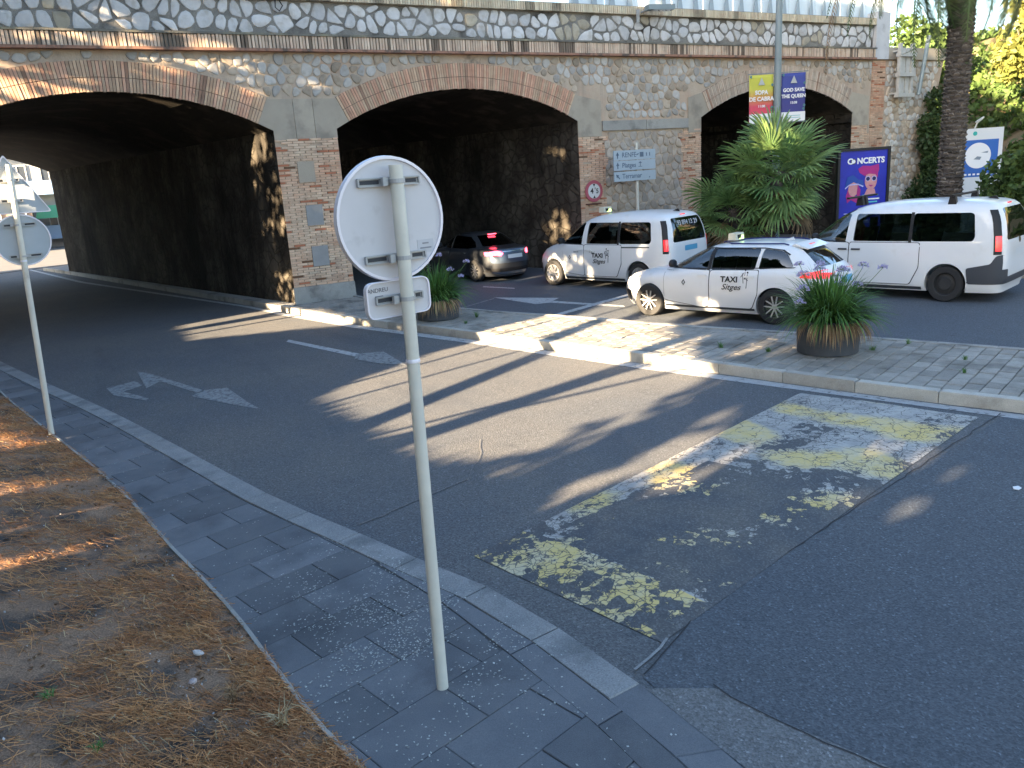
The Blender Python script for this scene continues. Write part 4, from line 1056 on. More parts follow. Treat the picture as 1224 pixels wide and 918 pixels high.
def build_body(car, levels, t, paint, wheels, R_wh, side_w, front_w, back_w, cab, zcab):
    body = car.solid(levels, paint)
    body.materials.append(M_INT)
    cav = car.solid([z for z in np.linspace(zcab[0], zcab[1], 16)], M_INT, inset=.05, xmax=cab[1], xmin=cab[0])
    c1 = cutter('cav', [cav]); body = boolean(body, c1, None)
    cut = []
    for x in wheels:
        P = [(x+R_wh*math.cos(a), R_wh*.86+R_wh*math.sin(a)*1.0) for a in [2*math.pi*k/40 for k in range(40)]]
        cut += [prism_mesh(P, .60, 1.2), prism_mesh(P, -1.2, -.60)]
    for p in side_w: cut += [prism_mesh(p, .45, 1.2), prism_mesh(p, -1.2, -.45)]
    body = boolean(body, cutter('cuts', cut), None)
    for p in front_w: body = boolean(body, cutter('cuts', [prism_mesh(p, .1, 2.6, 'yz')]), None)
    for p in back_w: body = boolean(body, cutter('cuts', [prism_mesh(p, -2.8, -.9, 'yz')]), None)
    body.name = 'body'; body.polygons.foreach_set('use_smooth', [True]*len(body.polygons)); body.set_sharp_from_angle(angle=R(32))
    return obj('body', body, t)

def mirror_part(car, t, x, z, mat, s=1):
    y = car.side(x-.1, z)*s; m = MB()
    m.lathe([(.001, -.05), (.07, -.045), (.095, -.01), (.09, .04), (.06, .06), (.001, .062)], 12, 'x', (0, 0, 0))
    m.v = [(v[0], v[1]*1.15, v[2]*.85) for v in m.v]; mm = m.build('side_mirror', mat, t, smooth=50); mm.location = (x, y+s*.11, z+.07); mm.name = 'side_mirror'
    m = MB(); m.tube([(x-.02, y-.02*s, z), (x-.01, y+.08*s, z+.03)], .022, 6); m.build('mirror_arm', M_BLACK, t)

def make_estate():
    t = thing('estate_taxi', 'white estate taxi with TAXI Sitges lettering parked beside the near planter', 'car')
    xf = [(.16, 2.16), (.28, 2.25), (.42, 2.29), (.58, 2.27), (.70, 2.19), (.78, 2.05), (.85, 1.80), (.91, 1.45), (.96, 1.15), (1.0, .98), (1.1, .78), (1.2, .58), (1.3, .35), (1.37, .15), (1.41, -.10), (1.435, -.40), (1.45, -.75)]
    xr = [(.20, -2.22), (.34, -2.33), (.60, -2.36), (.80, -2.34), (.92, -2.29), (1.0, -2.21), (1.1, -2.07), (1.2, -1.94), (1.3, -1.80), (1.37, -1.68), (1.41, -1.52), (1.435, -1.28), (1.45, -1.0)]
    w = [(.16, .80), (.26, .86), (.45, .885), (.62, .895), (.76, .885), (.88, .865), (.95, .835), (.99, .80), (1.1, .765), (1.2, .725), (1.3, .67), (1.36, .62), (1.40, .55), (1.43, .42), (1.45, .25)]
    nf = [(.2, 2.9), (.6, 2.9), (.85, 3.2), (1.0, 3.6), (1.4, 3.5)]; nr = [(.2, 4.2), (.9, 4.2), (1.4, 4.0)]
    car = Car(xf, xr, w, nf, nr); Rw = .325; ax = (1.35, -1.35)
    lv = [.16, .2, .26, .34, .42, .5, .58, .64, .70, .74, .78, .82, .85, .88, .91, .935, .96, .98, 1.0, 1.05, 1.1, 1.15, 1.2, 1.25, 1.3, 1.34, 1.37, 1.39, 1.41, 1.425, 1.435, 1.443, 1.45]
    fd = rounded([(.98, .975), (.05, .965), (.02, 1.335), (.30, 1.30), (.62, 1.15)], .03)
    rd = rounded([(-.03, .965), (-.93, .985), (-.99, 1.345), (-.05, 1.345)], .035)
    qt = rounded([(-1.0, .99), (-1.66, 1.04), (-1.52, 1.24), (-1.40, 1.31), (-1.05, 1.345)], .04)
    ws = rounded([(-.66, 1.02), (.66, 1.02), (.50, 1.36), (-.50, 1.36)], .06)
    rw = rounded([(-.58, 1.04), (.58, 1.04), (.46, 1.345), (-.46, 1.345)], .06)
    build_body(car, lv, t, M_WHITE, ax, .365, [fd, rd, qt], [ws], [rw], (-1.95, 1.1), (.45, 1.40))
    for md in 'LR':
        for p in (fd, rd, qt): car.patch('window', p, M_GLASSD, t, md, off=-.006)
    car.patch('windscreen', ws, M_GLASS, t, 'F', off=-.004, grid=.1); car.patch('rear_window', rw, M_GLASSD, t, 'B', off=-.004)
    m = MB()
    for s, md in ((1, 'L'), (-1, 'R')):
        # black pillar between the doors, belt moulding
        car.patch('pillar_trim', [(.05, .965), (-.03, .965), (-.06, 1.35), (.02, 1.35)], M_BLACK, t, md, off=.003)
        car.patch('belt_moulding', [(1.02, .972), (-1.70, 1.038), (-1.66, 1.02), (1.02, .955)], M_BLACK, t, md, off=.004)
        car.patch('window_trim', [(1.02, .97), (.62, 1.17), (.30, 1.325), (0, 1.358), (-1.05, 1.368), (-1.42, 1.33), (-1.56, 1.25), (-1.54, 1.235), (-1.40, 1.315), (-1.05, 1.350), (0, 1.34), (.30, 1.307), (.62, 1.155), (.98, .975)], M_BLACK, t, md, off=.004)
        d1 = rounded([(1.00, .93), (.98, .36), (.10, .25), (-.02, .30), (-.02, .955), (.98, .962)], .04); d2 = rounded([(-.04, .955), (-.04, .30), (.0, .27), (-.90, .27), (-1.02, .56), (-1.02, .975)], .05)
        for p in (d1, d2): car.patch('door', p, M_WHITE, t, md, off=.006, thick=.012)
        for x in (.12, -.85): q = MB(); y = car.side(x, .86)*s; q.obox((x, y+.022*s, .86), (.095, 0, 0), (0, .008, 0), (0, 0, .014)); q.build('door_handle', M_WHITE, t)
        car.patch('sill_trim', [(.98, .225), (-.96, .225), (-.96, .27), (.98, .27)], M_DARKGREY, t, md, off=.004)
        car.patch('head_lamp', rounded([(2.16, .66), (1.70, .745), (1.62, .79), (1.85, .79), (2.06, .745)], .02), M_LENS, t, md, off=.006, grid=.05)
        car.patch('tail_lamp', rounded([(-1.78, .86), (-2.25, .83), (-2.28, .95), (-2.15, .985), (-1.85, .93)], .03), M_REDL, t, md, off=.008, grid=.05)
        car.patch('arch_lip', [(1.35+.385*math.cos(a), .30+.385*math.sin(a)) for a in np.linspace(0, math.pi, 18)]+[(1.35+.365*math.cos(a), .30+.365*math.sin(a)) for a in np.linspace(math.pi, 0, 18)], M_WHITE, t, md, off=.010, grid=3)
        mirror_part(car, t, .82, .99, M_BLACK, s)
        q = MB(); pts = [(x, (car.side(x, 1.40)-.02)*s, 1.425) for x in (.0, -.3, -.7, -1.1, -1.35)]; q.tube([(pts[0][0]+.08, pts[0][1], 1.40)]+pts+[(-1.45, pts[-1][1], 1.40)], .013, 6); q.build('roof_rail', M_NAVY, t)
        for x in ax: wheel(t, x, .775*s, Rw, 'star', s)
    car.patch('tail_lamp', rounded([(-.78, .85), (-.46, .86), (-.46, .92), (-.78, .96)], .02), M_REDL, t, 'B', off=.006, grid=.05)
    car.patch('tail_lamp', rounded([(.78, .85), (.46, .86), (.46, .92), (.78, .96)], .02), M_REDL, t, 'B', off=.006, grid=.05)
    car.patch('number_plate', rounded([(-.26, .70), (.26, .70), (.26, .82), (-.26, .82)], .01), M_PLATEB, t, 'B', off=.010, thick=.01)
    car.patch('rear_bumper', rounded([(-.70, .24), (.70, .24), (.74, .38), (-.74, .38)], .03), M_DARKGREY, t, 'B', off=.006)
    car.patch('lower_grille', rounded([(-.60, .25), (.60, .25), (.66, .48), (-.66, .48)], .05), M_BLACK, t, 'F', off=.006)
    q = MB(); q.prismxz([(-1.50, 1.39), (-1.80, 1.325), (-1.83, 1.335), (-1.55, 1.425)], -.50, .50); q.build('rear_spoiler', M_WHITE, t, fix=True)
    q = MB(); q.box((-1.69, -.12, 1.372), (-1.62, .12, 1.388)); q.build('high_brake_lamp', M_REDL, t)
    q = MB(); q.prismxz([(-1.15, 1.44), (-1.35, 1.44), (-1.32, 1.50)], -.01, .01); q.build('antenna', M_WHITE, t, fix=True)
    seats(t, [(.15, (.36, -.36)), (-.75, (.4, 0, -.4))], .32)
    q = MB(); q.obox((.78, 0, .86), (.22, 0, -.02), (0, .68, 0), (0, 0, .08)); q.build('dashboard', M_INT, t)
    side_text(car, t, -.28, .80, TAXI); figure_logo(car, t, -.72, .83); crest(car, t, .52, .72)
    roof_sign(t, -.15, .0, 1.447)
    return t, car
def make_van(maxi=False):
    e = .20 if maxi else 0.0
    t = thing('white_van', 'x', 'van')
    fx = (.11 if maxi else 0)
    xf = [(.18, 2.16), (.30, 2.24), (.50, 2.26), (.66, 2.23), (.80, 2.14), (.90, 2.00), (.98, 1.78), (1.05, 1.50), (1.10, 1.32), (1.2, 1.16), (1.3, 1.01), (1.4, .87), (1.5, .72), (1.58, .58), (1.65, .42), (1.71, .22), (1.755, -.05), (1.785, -.40), (1.80, -.8)]
    xf = [(z, x+fx) for z, x in xf]
    xr = [(.22, -2.17), (.40, -2.24), (.7, -2.25), (1.0, -2.24), (1.2, -2.22), (1.4, -2.18), (1.55, -2.13), (1.65, -2.07), (1.71, -2.0), (1.755, -1.88), (1.785, -1.6), (1.80, -1.3)]
    xr = [(z, x-fx-e*.6) for z, x in xr]
    w = [(.18, .84), (.28, .90), (.5, .92), (.75, .925), (.95, .915), (1.08, .90), (1.2, .88), (1.35, .85), (1.5, .815), (1.6, .785), (1.67, .745), (1.72, .68), (1.76, .57), (1.785, .44), (1.80, .28)]
    nf = [(.2, 3.0), (.8, 3.1), (1.1, 3.6), (1.5, 4.2), (1.8, 4)]; nr = [(.2, 9), (1.3, 9), (1.7, 7), (1.8, 4)]
    car = Car(xf, xr, w, nf, nr); Rw = .325; ax = (1.378+fx, -1.378-fx)
    lv = [.18, .23, .3, .4, .5, .6, .7, .78, .85, .9, .94, .98, 1.02, 1.05, 1.08, 1.1, 1.15, 1.2, 1.25, 1.3, 1.35, 1.4, 1.45, 1.5, 1.54, 1.58, 1.62, 1.65, 1.68, 1.71, 1.735, 1.755, 1.77, 1.785, 1.794, 1.80]
    a = fx
    fd = rounded([(1.22+a, 1.08), (.38+a, 1.06), (.34+a, 1.58), (.50+a, 1.57), (.78+a, 1.40)], .05)
    x1, x2, x3 = .22+a, -.78-a*.2, -1.72-fx-e*.55
    sw = rounded([(x1, 1.08), (x2+.02, 1.08), (x2+.02, 1.58), (x1-.02, 1.58)], .04); qw = rounded([(x2-.02, 1.08), (x3+.02, 1.09), (x3-.02, 1.16), (x3+.04, 1.55), (x3+.1, 1.58), (x2-.02, 1.58)], .07)
    ws = rounded([(-.74, 1.13), (.74, 1.13), (.60, 1.66), (-.60, 1.66)], .08)
    rw = rounded([(-.68, 1.10), (.68, 1.10), (.58, 1.64), (-.58, 1.64)], .07)
    build_body(car, lv, t, M_WHITE, ax, .375, [fd, sw, qw], [ws], [rw], (-2.1-fx-e*.6, 1.3+a), (.45, 1.74))
    for md in 'LR':
        for k, p in enumerate((fd, sw, qw)): car.patch('window', p, M_GLASS if k == 0 else M_GLASSD, t, md, off=-.008)
        car.patch('window_divider', [(x2+.03, 1.06), (x2-.03, 1.06), (x2-.03, 1.60), (x2+.03, 1.60)], M_BLACK, t, md, off=.003)
        car.patch('window_trim', [(1.26+a, 1.07), (.36+a, 1.05), (.36+a, 1.075), (1.16+a, 1.09)], M_BLACK, t, md, off=.004)
    car.patch('windscreen', ws, M_GLASS, t, 'F', off=-.004, grid=.1); car.patch('rear_window', rw, M_GLASSD, t, 'B', off=-.004)
    for s, md in ((1, 'L'), (-1, 'R')):
        d1 = rounded([(1.30+a, 1.0), (1.02+a, .93), (.96+a, .36), (.30+a, .30), (.30+a, 1.05), (1.26+a, 1.06)], .05)
        d2 = rounded([(.28+a, 1.65), (.28+a, .30), (-.72-a, .30), (-.84-a, .62), (-.84-a, 1.05), (x2-.03, 1.05), (x2-.03, 1.06), (x2+.03, 1.06), (x1, 1.06), (x1+.02, 1.62)], .02)
        car.patch('door', d1, M_WHITE, t, md, off=.006, thick=.012)
        car.patch('sliding_door', rounded([(.28+a, 1.055), (.28+a, .30), (-.72-a, .30), (-.88-a, .62), (-.88-a, 1.055)], .05), M_WHITE, t, md, off=.007, thick=.012)
        car.patch('slide_rail', rounded([(-.74-a, .985), (x3+.02, 1.0), (x3+.02, 1.025), (-.74-a, 1.015)], .005), M_DARKGREY if not maxi else M_WHITE, t, md, off=.008)
        for x in (.42+a, .14+a): q = MB(); y = car.side(x, .93)*s; q.obox((x, y+.022*s, .93), (.09, 0, 0), (0, .010, 0), (0, 0, .015)); q.build('door_handle', M_DARKGREY if maxi else M_WHITE, t)
        car.patch('head_lamp', rounded([(2.12+a, .78), (1.86+a, .90), (1.74+a, .97), (1.95+a, .93), (2.12+a, .84)], .02), M_LENS, t, md, off=.006, grid=.05)
        # tall dark tail lamp on the corner
        zt = 1.62 if maxi else 1.60
        P = [(interp(car.xr, z)+.07, z) for z in np.linspace(.86, zt, 8)]+[(interp(car.xr, z)+.19, z) for z in np.linspace(zt, .86, 8)]
        car.patch('tail_lamp_strip', P, M_BLACK, t, md, off=.012, grid=.03)
        P = [(interp(car.xr, z)+.07, z) for z in np.linspace(.92, 1.18, 5)]+[(interp(car.xr, z)+.16, z) for z in np.linspace(1.18, .92, 5)]
        car.patch('tail_lamp', P, M_REDL, t, md, off=.022, grid=.03)
        mirror_part(car, t, 1.02+a, 1.08, M_BLACK, s)
        if maxi:
            xb = car.xr[1][1]
            car.patch('rear_bumper', rounded([(ax[1]-.36, .62), (ax[1]-.40, .34), (xb+.03, .34), (xb+.03, .86), (xb+.14, .84), (xb+.22, .70)], .04), M_DARKGREY, t, md, off=.012, thick=.02)
            for x in (.55, -1.45): q = MB(); y = (car.side(x, 1.72)-.06)*s; q.prismxz([(x-.08, 1.70), (x+.08, 1.70), (x+.045, 1.875), (x-.045, 1.875)], y-.05, y+.05); q.build('rack_foot', M_BLACK, t, fix=True)
        for x in ax: wheel(t, x, .80*s, Rw, 'steel' if maxi else 'cover', s)
    if maxi:
        for x in (.55, -1.45): q = MB(); q.box((x-.028, -.70, 1.855), (x+.028, .70, 1.89)); q.build('roof_bar', M_BLACK, t)
        car.patch('rear_bumper', rounded([(-.90, .34), (.90, .34), (.90, .60), (.62, .60), (.60, .46), (-.60, .46), (-.62, .60), (-.90, .60)], .03), M_DARKGREY, t, 'B', off=.016, thick=.02)
        car.patch('plate_recess', rounded([(-.36, .80), (.36, .80), (.36, 1.02), (-.36, 1.02)], .03), M_DARKGREY, t, 'B', off=.006)
        car.patch('number_plate', rounded([(-.26, .80), (.26, .80), (.26, .92), (-.26, .92)], .01), M_PLATEW, t, 'B', off=.014)
        car.patch('tailgate_emblem', [(.06*math.cos(k*.5236), 1.06-.0+.0+.06*math.sin(k*.5236)-.0) for k in range(12)], M_CHROME, t, 'B', off=.012)
    else:
        car.patch('number_plate', rounded([(-.26, .88), (.26, .88), (.26, 1.0), (-.26, 1.0)], .01), M_PLATEB, t, 'B', off=.014)
    car.patch('tailgate', rounded([(-.76, .50), (.76, .50), (.78, 1.06), (-.78, 1.06)], .05), M_WHITE, t, 'B', off=.005, thick=.01)
    q = MB(); q.box((interp(car.xr, 1.70)-.01, -.10, 1.685), (interp(car.xr, 1.70)+.06, .10, 1.712)); q.build('high_brake_lamp', M_REDL, t)
    car.patch('lower_grille', rounded([(-.62, .28), (.62, .28), (.68, .55), (-.68, .55)], .05), M_BLACK, t, 'F', off=.006)
    car.patch('sill_trim', [(.95+a, .20), (-.95-a, .20), (-.95-a, .26), (.95+a, .26)], M_DARKGREY, t, 'L', off=.005)
    seats(t, [(.38+a, (.38, -.38)), (-.55, (.42, 0, -.42))], .55)
    q = MB(); q.obox((1.05+a, 0, 1.0), (.25, 0, -.02), (0, .72, 0), (0, 0, .09)); q.build('dashboard', M_INT, t)
    q = MB(); c = Vector((.78+a, .38, 1.10)); pts = [c+.17*(math.cos(k/12*6.283)*Vector((0, 1, 0))+math.sin(k/12*6.283)*Vector((-.35, 0, .93))) for k in range(13)]; q.tube(pts, .014, 6); q.build('steering_wheel', M_BLACK, t)
    q = MB(); q.prismxz([(-1.75-fx, 1.785), (-1.95-fx, 1.76), (-1.90-fx, 1.83)], -.015, .015); q.build('antenna', M_BLACK, t, fix=True)
    return t, car
def make_sedan():
    t = thing('dark_sedan', 'dark grey metallic sedan with lit tail lamps driving into the middle tunnel', 'car')
    xf = [(.16, 2.18), (.3, 2.26), (.5, 2.28), (.62, 2.24), (.72, 2.12), (.80, 1.9), (.87, 1.55), (.93, 1.15), (.97, .95), (1.1, .72), (1.2, .52), (1.3, .25), (1.36, .02), (1.40, -.22), (1.42, -.5)]
    xr = [(.20, -2.20), (.34, -2.27), (.60, -2.30), (.80, -2.28), (.92, -2.25), (.965, -2.20), (.985, -2.0), (1.0, -1.78), (1.08, -1.60), (1.2, -1.38), (1.3, -1.16), (1.36, -.98), (1.40, -.80), (1.42, -.6)]
    w = [(.16, .80), (.26, .86), (.45, .885), (.65, .895), (.80, .88), (.90, .85), (.96, .80), (1.0, .765), (1.1, .735), (1.2, .69), (1.3, .63), (1.36, .56), (1.40, .45), (1.42, .3)]
    car = Car(xf, xr, w, [(.2, 3), (1.4, 3.4)], [(.2, 3.6), (.95, 3.4), (1.4, 3.4)]); ax = (1.36, -1.36)
    lv = [.16, .2, .26, .34, .42, .5, .6, .7, .76, .8, .84, .87, .9, .93, .95, .965, .975, .985, 1.0, 1.04, 1.08, 1.14, 1.2, 1.25, 1.3, 1.33, 1.36, 1.38, 1.40, 1.41, 1.42]
    fd = rounded([(.92, .97), (.0, .96), (-.02, 1.32), (.18, 1.28), (.6, 1.1)], .03); rd = rounded([(-.06, .96), (-.95, .97), (-1.32, 1.0), (-1.18, 1.16), (-.9, 1.30), (-.08, 1.33)], .04)
    ws = rounded([(-.62, 1.0), (.62, 1.0), (.46, 1.33), (-.46, 1.33)], .05); rw = rounded([(-.60, 1.03), (.60, 1.03), (.46, 1.33), (-.46, 1.33)], .05)
    build_body(car, lv, t, M_GREYCAR, ax, .36, [fd, rd], [ws], [rw], (-1.6, 1.0), (.45, 1.37))
    for md in 'LR':
        car.patch('window', fd, M_GLASSD, t, md, off=-.006); car.patch('window', rd, M_GLASSD, t, md, off=-.006)
        s = 1 if md == 'L' else -1
        for x in ax: wheel(t, x, .78*s, .33, 'multi', s)
        mirror_part(car, t, .78, .97, M_GREYCAR, s)
        car.patch('door', rounded([(.95, .92), (.95, .32), (.0, .27), (-.03, .95)], .04), M_GREYCAR, t, md, off=.006, thick=.012)
        car.patch('door', rounded([(-.05, .95), (-.03, .27), (-.88, .27), (-1.02, .56), (-1.05, .96)], .05), M_GREYCAR, t, md, off=.006, thick=.012)
        car.patch('tail_lamp', rounded([(-1.90, .84), (-2.24, .76), (-2.26, .88), (-2.12, .92), (-1.98, .90)], .02), M_REDLIT, t, md, off=.016, grid=.03)
        car.patch('tail_lamp', rounded([(s*.76, .77), (s*.42, .80), (s*.40, .86), (s*.76, .89)], .02), M_REDLIT, t, 'B', off=.020, grid=.03)
        for x in (.12, -.82): q = MB(); y = car.side(x, .86)*s; q.obox((x, y+.02*s, .84), (.09, 0, 0), (0, .008, 0), (0, 0, .013)); q.build('door_handle', M_CHROME, t)
    car.patch('windscreen', ws, M_GLASSD, t, 'F', off=-.004); car.patch('rear_window', rw, M_GLASSD, t, 'B', off=-.004)
    car.patch('boot_lid', rounded([(-.70, .55), (.70, .55), (.72, .93), (-.72, .93)], .08), M_BLUEGREY, t, 'B', off=.008, thick=.012)
    car.patch('chrome_strip', [(-.42, .875), (.42, .875), (.42, .89), (-.42, .89)], M_CHROME, t, 'B', off=.014)
    car.patch('number_plate', rounded([(-.26, .68), (.26, .68), (.26, .79), (-.26, .79)], .01), M_PLATEW, t, 'B', off=.016)
    car.patch('rear_bumper', rounded([(-.78, .24), (.78, .24), (.74, .40), (-.74, .40)], .05), M_BLACK, t, 'B', off=.008)
    car.patch('bumper_trim', rounded([(-.66, .27), (-.5, .22), (.5, .22), (.66, .27), (.66, .30), (-.66, .30)], .02), M_CHROME, t, 'B', off=.018)
    q = MB(); q.box((-1.20, -.13, 1.335), (-1.12, .13, 1.352)); q.build('high_brake_lamp', M_REDLIT, t)
    seats(t, [(.15, (.36, -.36)), (-.7, (.36, -.36))], .30)
    return t, car
est, ecar = make_estate(); est.location = (11.74, -8.87, .004); est.rotation_euler = (0, 0, R(110)); est.scale = (1.0, 1.05, 1.03)
van, vcar = make_van(); van.name = 'taxi_van'; van['label'] = 'white taxi van with blue plate behind the estate taxi, nose towards the middle tunnel'
van.location = (13.05, -3.23, .004); van.rotation_euler = (0, 0, R(107)); van.scale = (1.04, 1.1, 1.07)
side_text(vcar, van, .02, .80, TAXI); figure_logo(vcar, van, -.40, .82); crest(vcar, van, .75, .74); roof_sign(van, .30, .0, 1.775, .30)
for x, s_ in ((.62, 'SERVEI'), (.10, 'PUBLIC')):
    me = text_mesh(s_, .045, .001, 0, 'LEFT', 0, 1.3); me.materials.clear(); me.materials.append(M_INK); me.name = 'lettering'
    for v in me.vertices: X = x-v.co.x; Z = .88+v.co.y; v.co = (X, vcar.side(X, Z)+.024, Z)
    obj('lettering', me, van)
me = text_mesh('93 894 13 29', .15, .001, .1, 'CENTER', .003, 1.05); me.materials.clear(); me.materials.append(M_WINK); me.name = 'lettering'
for v in me.vertices: Y = -v.co.x; Z = 1.52+v.co.y; v.co = (vcar.front(Y, Z, True)-.006, Y, Z)
obj('lettering', me, van)
for w_ in (.40, .32, .36): pass
van2, mcar = make_van(True); van2.name = 'passenger_van'; van2['label'] = 'white long van with black roof bars and black steel wheels at the right edge'
van2.location = (15.78, -9.49, .004); van2.rotation_euler = (0, 0, R(105.5)); van2.scale = (1.03, 1.08, 1.11)
sed, scar = make_sedan(); sed.location = (11.31, 2.05, .004); sed.rotation_euler = (0, 0, R(97))
# driver of the right-hand van
def driver():
    sk = mk('skin', (.42, .24, .17), rough=.6); sh = mk('dark_red_shirt', (.22, .05, .05), rough=.9)
    root = thing('person', 'driver in a dark red shirt with one arm on the open van window', 'person', (0, 0, 0))
    V = [(0, 0, .0), (-.03, 0, .22), (-.06, 0, .44), (-.05, 0, .53), (-.02, 0, .60), (.0, 0, .70),
         (-.06, .19, .42), (.06, .30, .20), (.33, .30, .24), (.42, .28, .25), (-.06, -.19, .42), (.05, -.26, .18), (.30, -.16, .30), (.38, -.14, .33), (.42, .1, -.02), (.42, -.1, -.02), (.50, .1, -.40), (.50, -.1, -.40)]
    E_ = [(0, 1), (1, 2), (2, 3), (3, 4), (4, 5), (2, 6), (6, 7), (7, 8), (8, 9), (2, 10), (10, 11), (11, 12), (12, 13), (0, 14), (0, 15), (14, 16), (15, 17)]
    rad = [.15, .15, .13, .06, .095, .085, .075, .05, .038, .045, .075, .05, .038, .045, .08, .08, .05, .05]
    me = bpy.data.meshes.new('body'); me.from_pydata(V, E_, []); o = obj('body', me, root)
    md = o.modifiers.new('s', 'SKIN'); o.modifiers.new('ss', 'SUBSURF').levels = 1; o.modifiers['ss'].render_levels = 2
    for v, r in zip(me.skin_vertices[0].data, rad): v.radius = (r, r)
    me.skin_vertices[0].data[0].use_root = True; me.materials.append(sk)
    m = MB(); m.lathe([(.155, -.05), (.165, .1), (.165, .25), (.16, .38), (.12, .46), (.07, .49)], 16, 'z', (-.035, 0, 0)); m.v = [(v[0], v[1]*1.25, v[2]) for v in m.v]; m.build('shirt', sh, root, smooth=60)
    m = MB(); m.tube([(-.06, .19, .44), (.0, .25, .31), (.05, .29, .22)], [.09, .075, .068], 10); m.build('sleeve', sh, root, smooth=60)
    m = MB(); m.lathe([(.001, .80), (.06, .79), (.10, .74), (.105, .68), (.10, .64)], 14, 'z', (-.02, 0, 0)); m.build('hair', mk('hair', (.03, .022, .018), rough=.9), root, smooth=60)
    return root
dr = driver(); a_ = van2.rotation_euler.z; p_ = Vector((.45, .46, .98)); dr.location = (van2.location.x+p_.x*math.cos(a_)-p_.y*math.sin(a_), van2.location.y+p_.x*math.sin(a_)+p_.y*math.cos(a_), p_.z); dr.rotation_euler = (0, 0, a_)

#==STREET FURNITURE==
def round_sign(name, label, loc, lean, az, items, H):
    """post with sign backs towards the viewer; az = direction the sign faces are turned (away from us)"""
    t = thing(name, label, 'road sign', loc)
    m = MB(); top = Vector((lean[0], lean[1], H)); m.tube([(0, 0, 0), tuple(top*.5), tuple(top)], .036, 16); m.build('post', M_POLEW, t, smooth=60)
    m = MB(); m.lathe([(.040, 0), (.040, .012), (.037, .02)], 16, 'z', (top.x*.66, top.y*.66, H*.66)); m.build('post_band', M_RIM, t, smooth=40)
    a = R(az); n = Vector((math.cos(a), math.sin(a), 0)); r = Vector((-n.y, n.x, 0))*-1; up = Vector((0, 0, 1))
    for kind, z, dx, sz, matb in items:
        c = top*(z/H)+n*.075+r*dx; c.z = z
        def P(x, y, d): return tuple(c+r*x+up*y+n*d)
        if kind == 'disc': O = [(sz*math.cos(k/48*6.2832), sz*math.sin(k/48*6.2832)) for k in range(48)]
        elif kind == 'plate':
            O = rounded([(-sz[0], -sz[1]), (sz[0], -sz[1]), (sz[0], sz[1]), (-sz[0], sz[1])], .05, 5)
        else: O = rounded([(-sz*.5, -sz*.29), (sz*.5, -sz*.29), (0, sz*.577)], .04, 4)
        k = len(O); m = MB()
        m.add([P(x, y, 0) for x, y in O]+[P(x, y, .012) for x, y in O], [list(range(k))[::-1], list(range(k, 2*k))]+[[i, (i+1) % k, k+(i+1) % k, k+i] for i in range(k)])
        pl = m.build('sign_plate', [matb], t, fix=True)
        m = MB(); sc = 1.03; I = [(x*.955, y*.955) for x, y in O]
        m.add([P(x, y, -.012) for x, y in O]+[P(x*1.012, y*1.012, .016) for x, y in O]+[P(x, y, -.012) for x, y in I]+[P(x, y, .003) for x, y in I],
              [[i, (i+1) % k, k+(i+1) % k, k+i] for i in range(k)]+[[i, (i+1) % k, 2*k+(i+1) % k, 2*k+i] for i in range(k)]+[[2*k+i, 2*k+(i+1) % k, 3*k+(i+1) % k, 3*k+i] for i in range(k)])
        m.build('sign_rim', M_RIM, pl, fix=True, smooth=30)
        rails = ([.60*sz, -.62*sz] if kind == 'disc' else [0.0]) if kind != 'tri' else [-.10*sz, .2*sz]
        for ry in rails:
            L = .185 if kind != 'plate' else .145
            if kind == 'tri': L = .12
            m = MB()
            for d in (-.019, .019): m.obox(P(0, ry+d, -.012), r*L, up*.0035, n*.010)
            for e in (-1, 1): m.obox(P(e*L, ry, -.012), r*.004, up*.019, n*.010)
            m.obox(P(0, ry, -.004), r*L, up*.018, n*.003)
            m.build('mounting_rail', M_METAL, pl)
            for e in (-1, 1): m = MB(); m.obox(P(e*L*.62, ry, -.0085), r*L*.30, up*.010, n*.002); m.build('rail_slot', M_DARKGREY, pl)
            m = MB(); q = c-n*.075-r*dx+up*ry; m.obox(tuple(q+r*(-.0)+n*.030), r*.066, up*.017, n*.008); m.obox(tuple(q-r*.062+n*.02), r*.014, up*.022, n*.012); m.lathe([(.040, -.011), (.040, .011)], 16, 'z', tuple(q)); m.build('clamp', M_METAL, pl, fix=True)
        if kind == 'disc' and matb is M_SIGNBACK:
            m = MB(); m.obox(P(.20, -.40*sz-.03, -.0015), r*.052, up*.036, n*.001); m.build('maker_sticker', mk('sticker', (.50, .50, .52)), pl)
            for yy, ww in ((-.40*sz-.015, .02), (-.40*sz-.04, .036)): m = MB(); m.obox(P(.20, yy, -.003), r*ww, up*.004, n*.0008); m.build('sticker_print', mk('sticker_ink', (.25, .25, .27)), pl)
        if kind == 'plate':
            me = text_mesh('ANDREU', .032, .0005); me.materials.clear(); me.materials.append(mk('grey_print', (.13, .13, .14)))
            o = obj('maker_print', me, pl); M4 = Matrix((r*-1*-1, up, -n)).transposed().to_4x4(); M4.translation = Vector(P(-.125, .055, -.0016)); o.matrix_local = M4
            m = MB(); m.obox(P(-.12, .022, -.0016), r*.025, up*.004, n*.0006); m.build('maker_print', mk('grey_print2', (.15, .15, .16)), pl)
    return t
round_sign('round_sign_post', 'back of a round sign and small plate on the white post in the foreground', (1.54, -17.04, .03), (.035, .03), 100,
           [('disc', 2.805, -.01, .325, M_SIGNBACK), ('plate', 2.385, -.01, (.20, .098), M_SIGNBACK)], 3.08)
round_sign('triangle_sign_post', 'backs of a triangular and a round sign on the post at the left edge', (-.59, -8.91, .0), (.17, .02), 96,
           [('tri', 3.20, -.02, .84, M_SIGNBACK2), ('disc', 2.62, .03, .325, M_SIGNBACK2)], 3.56)
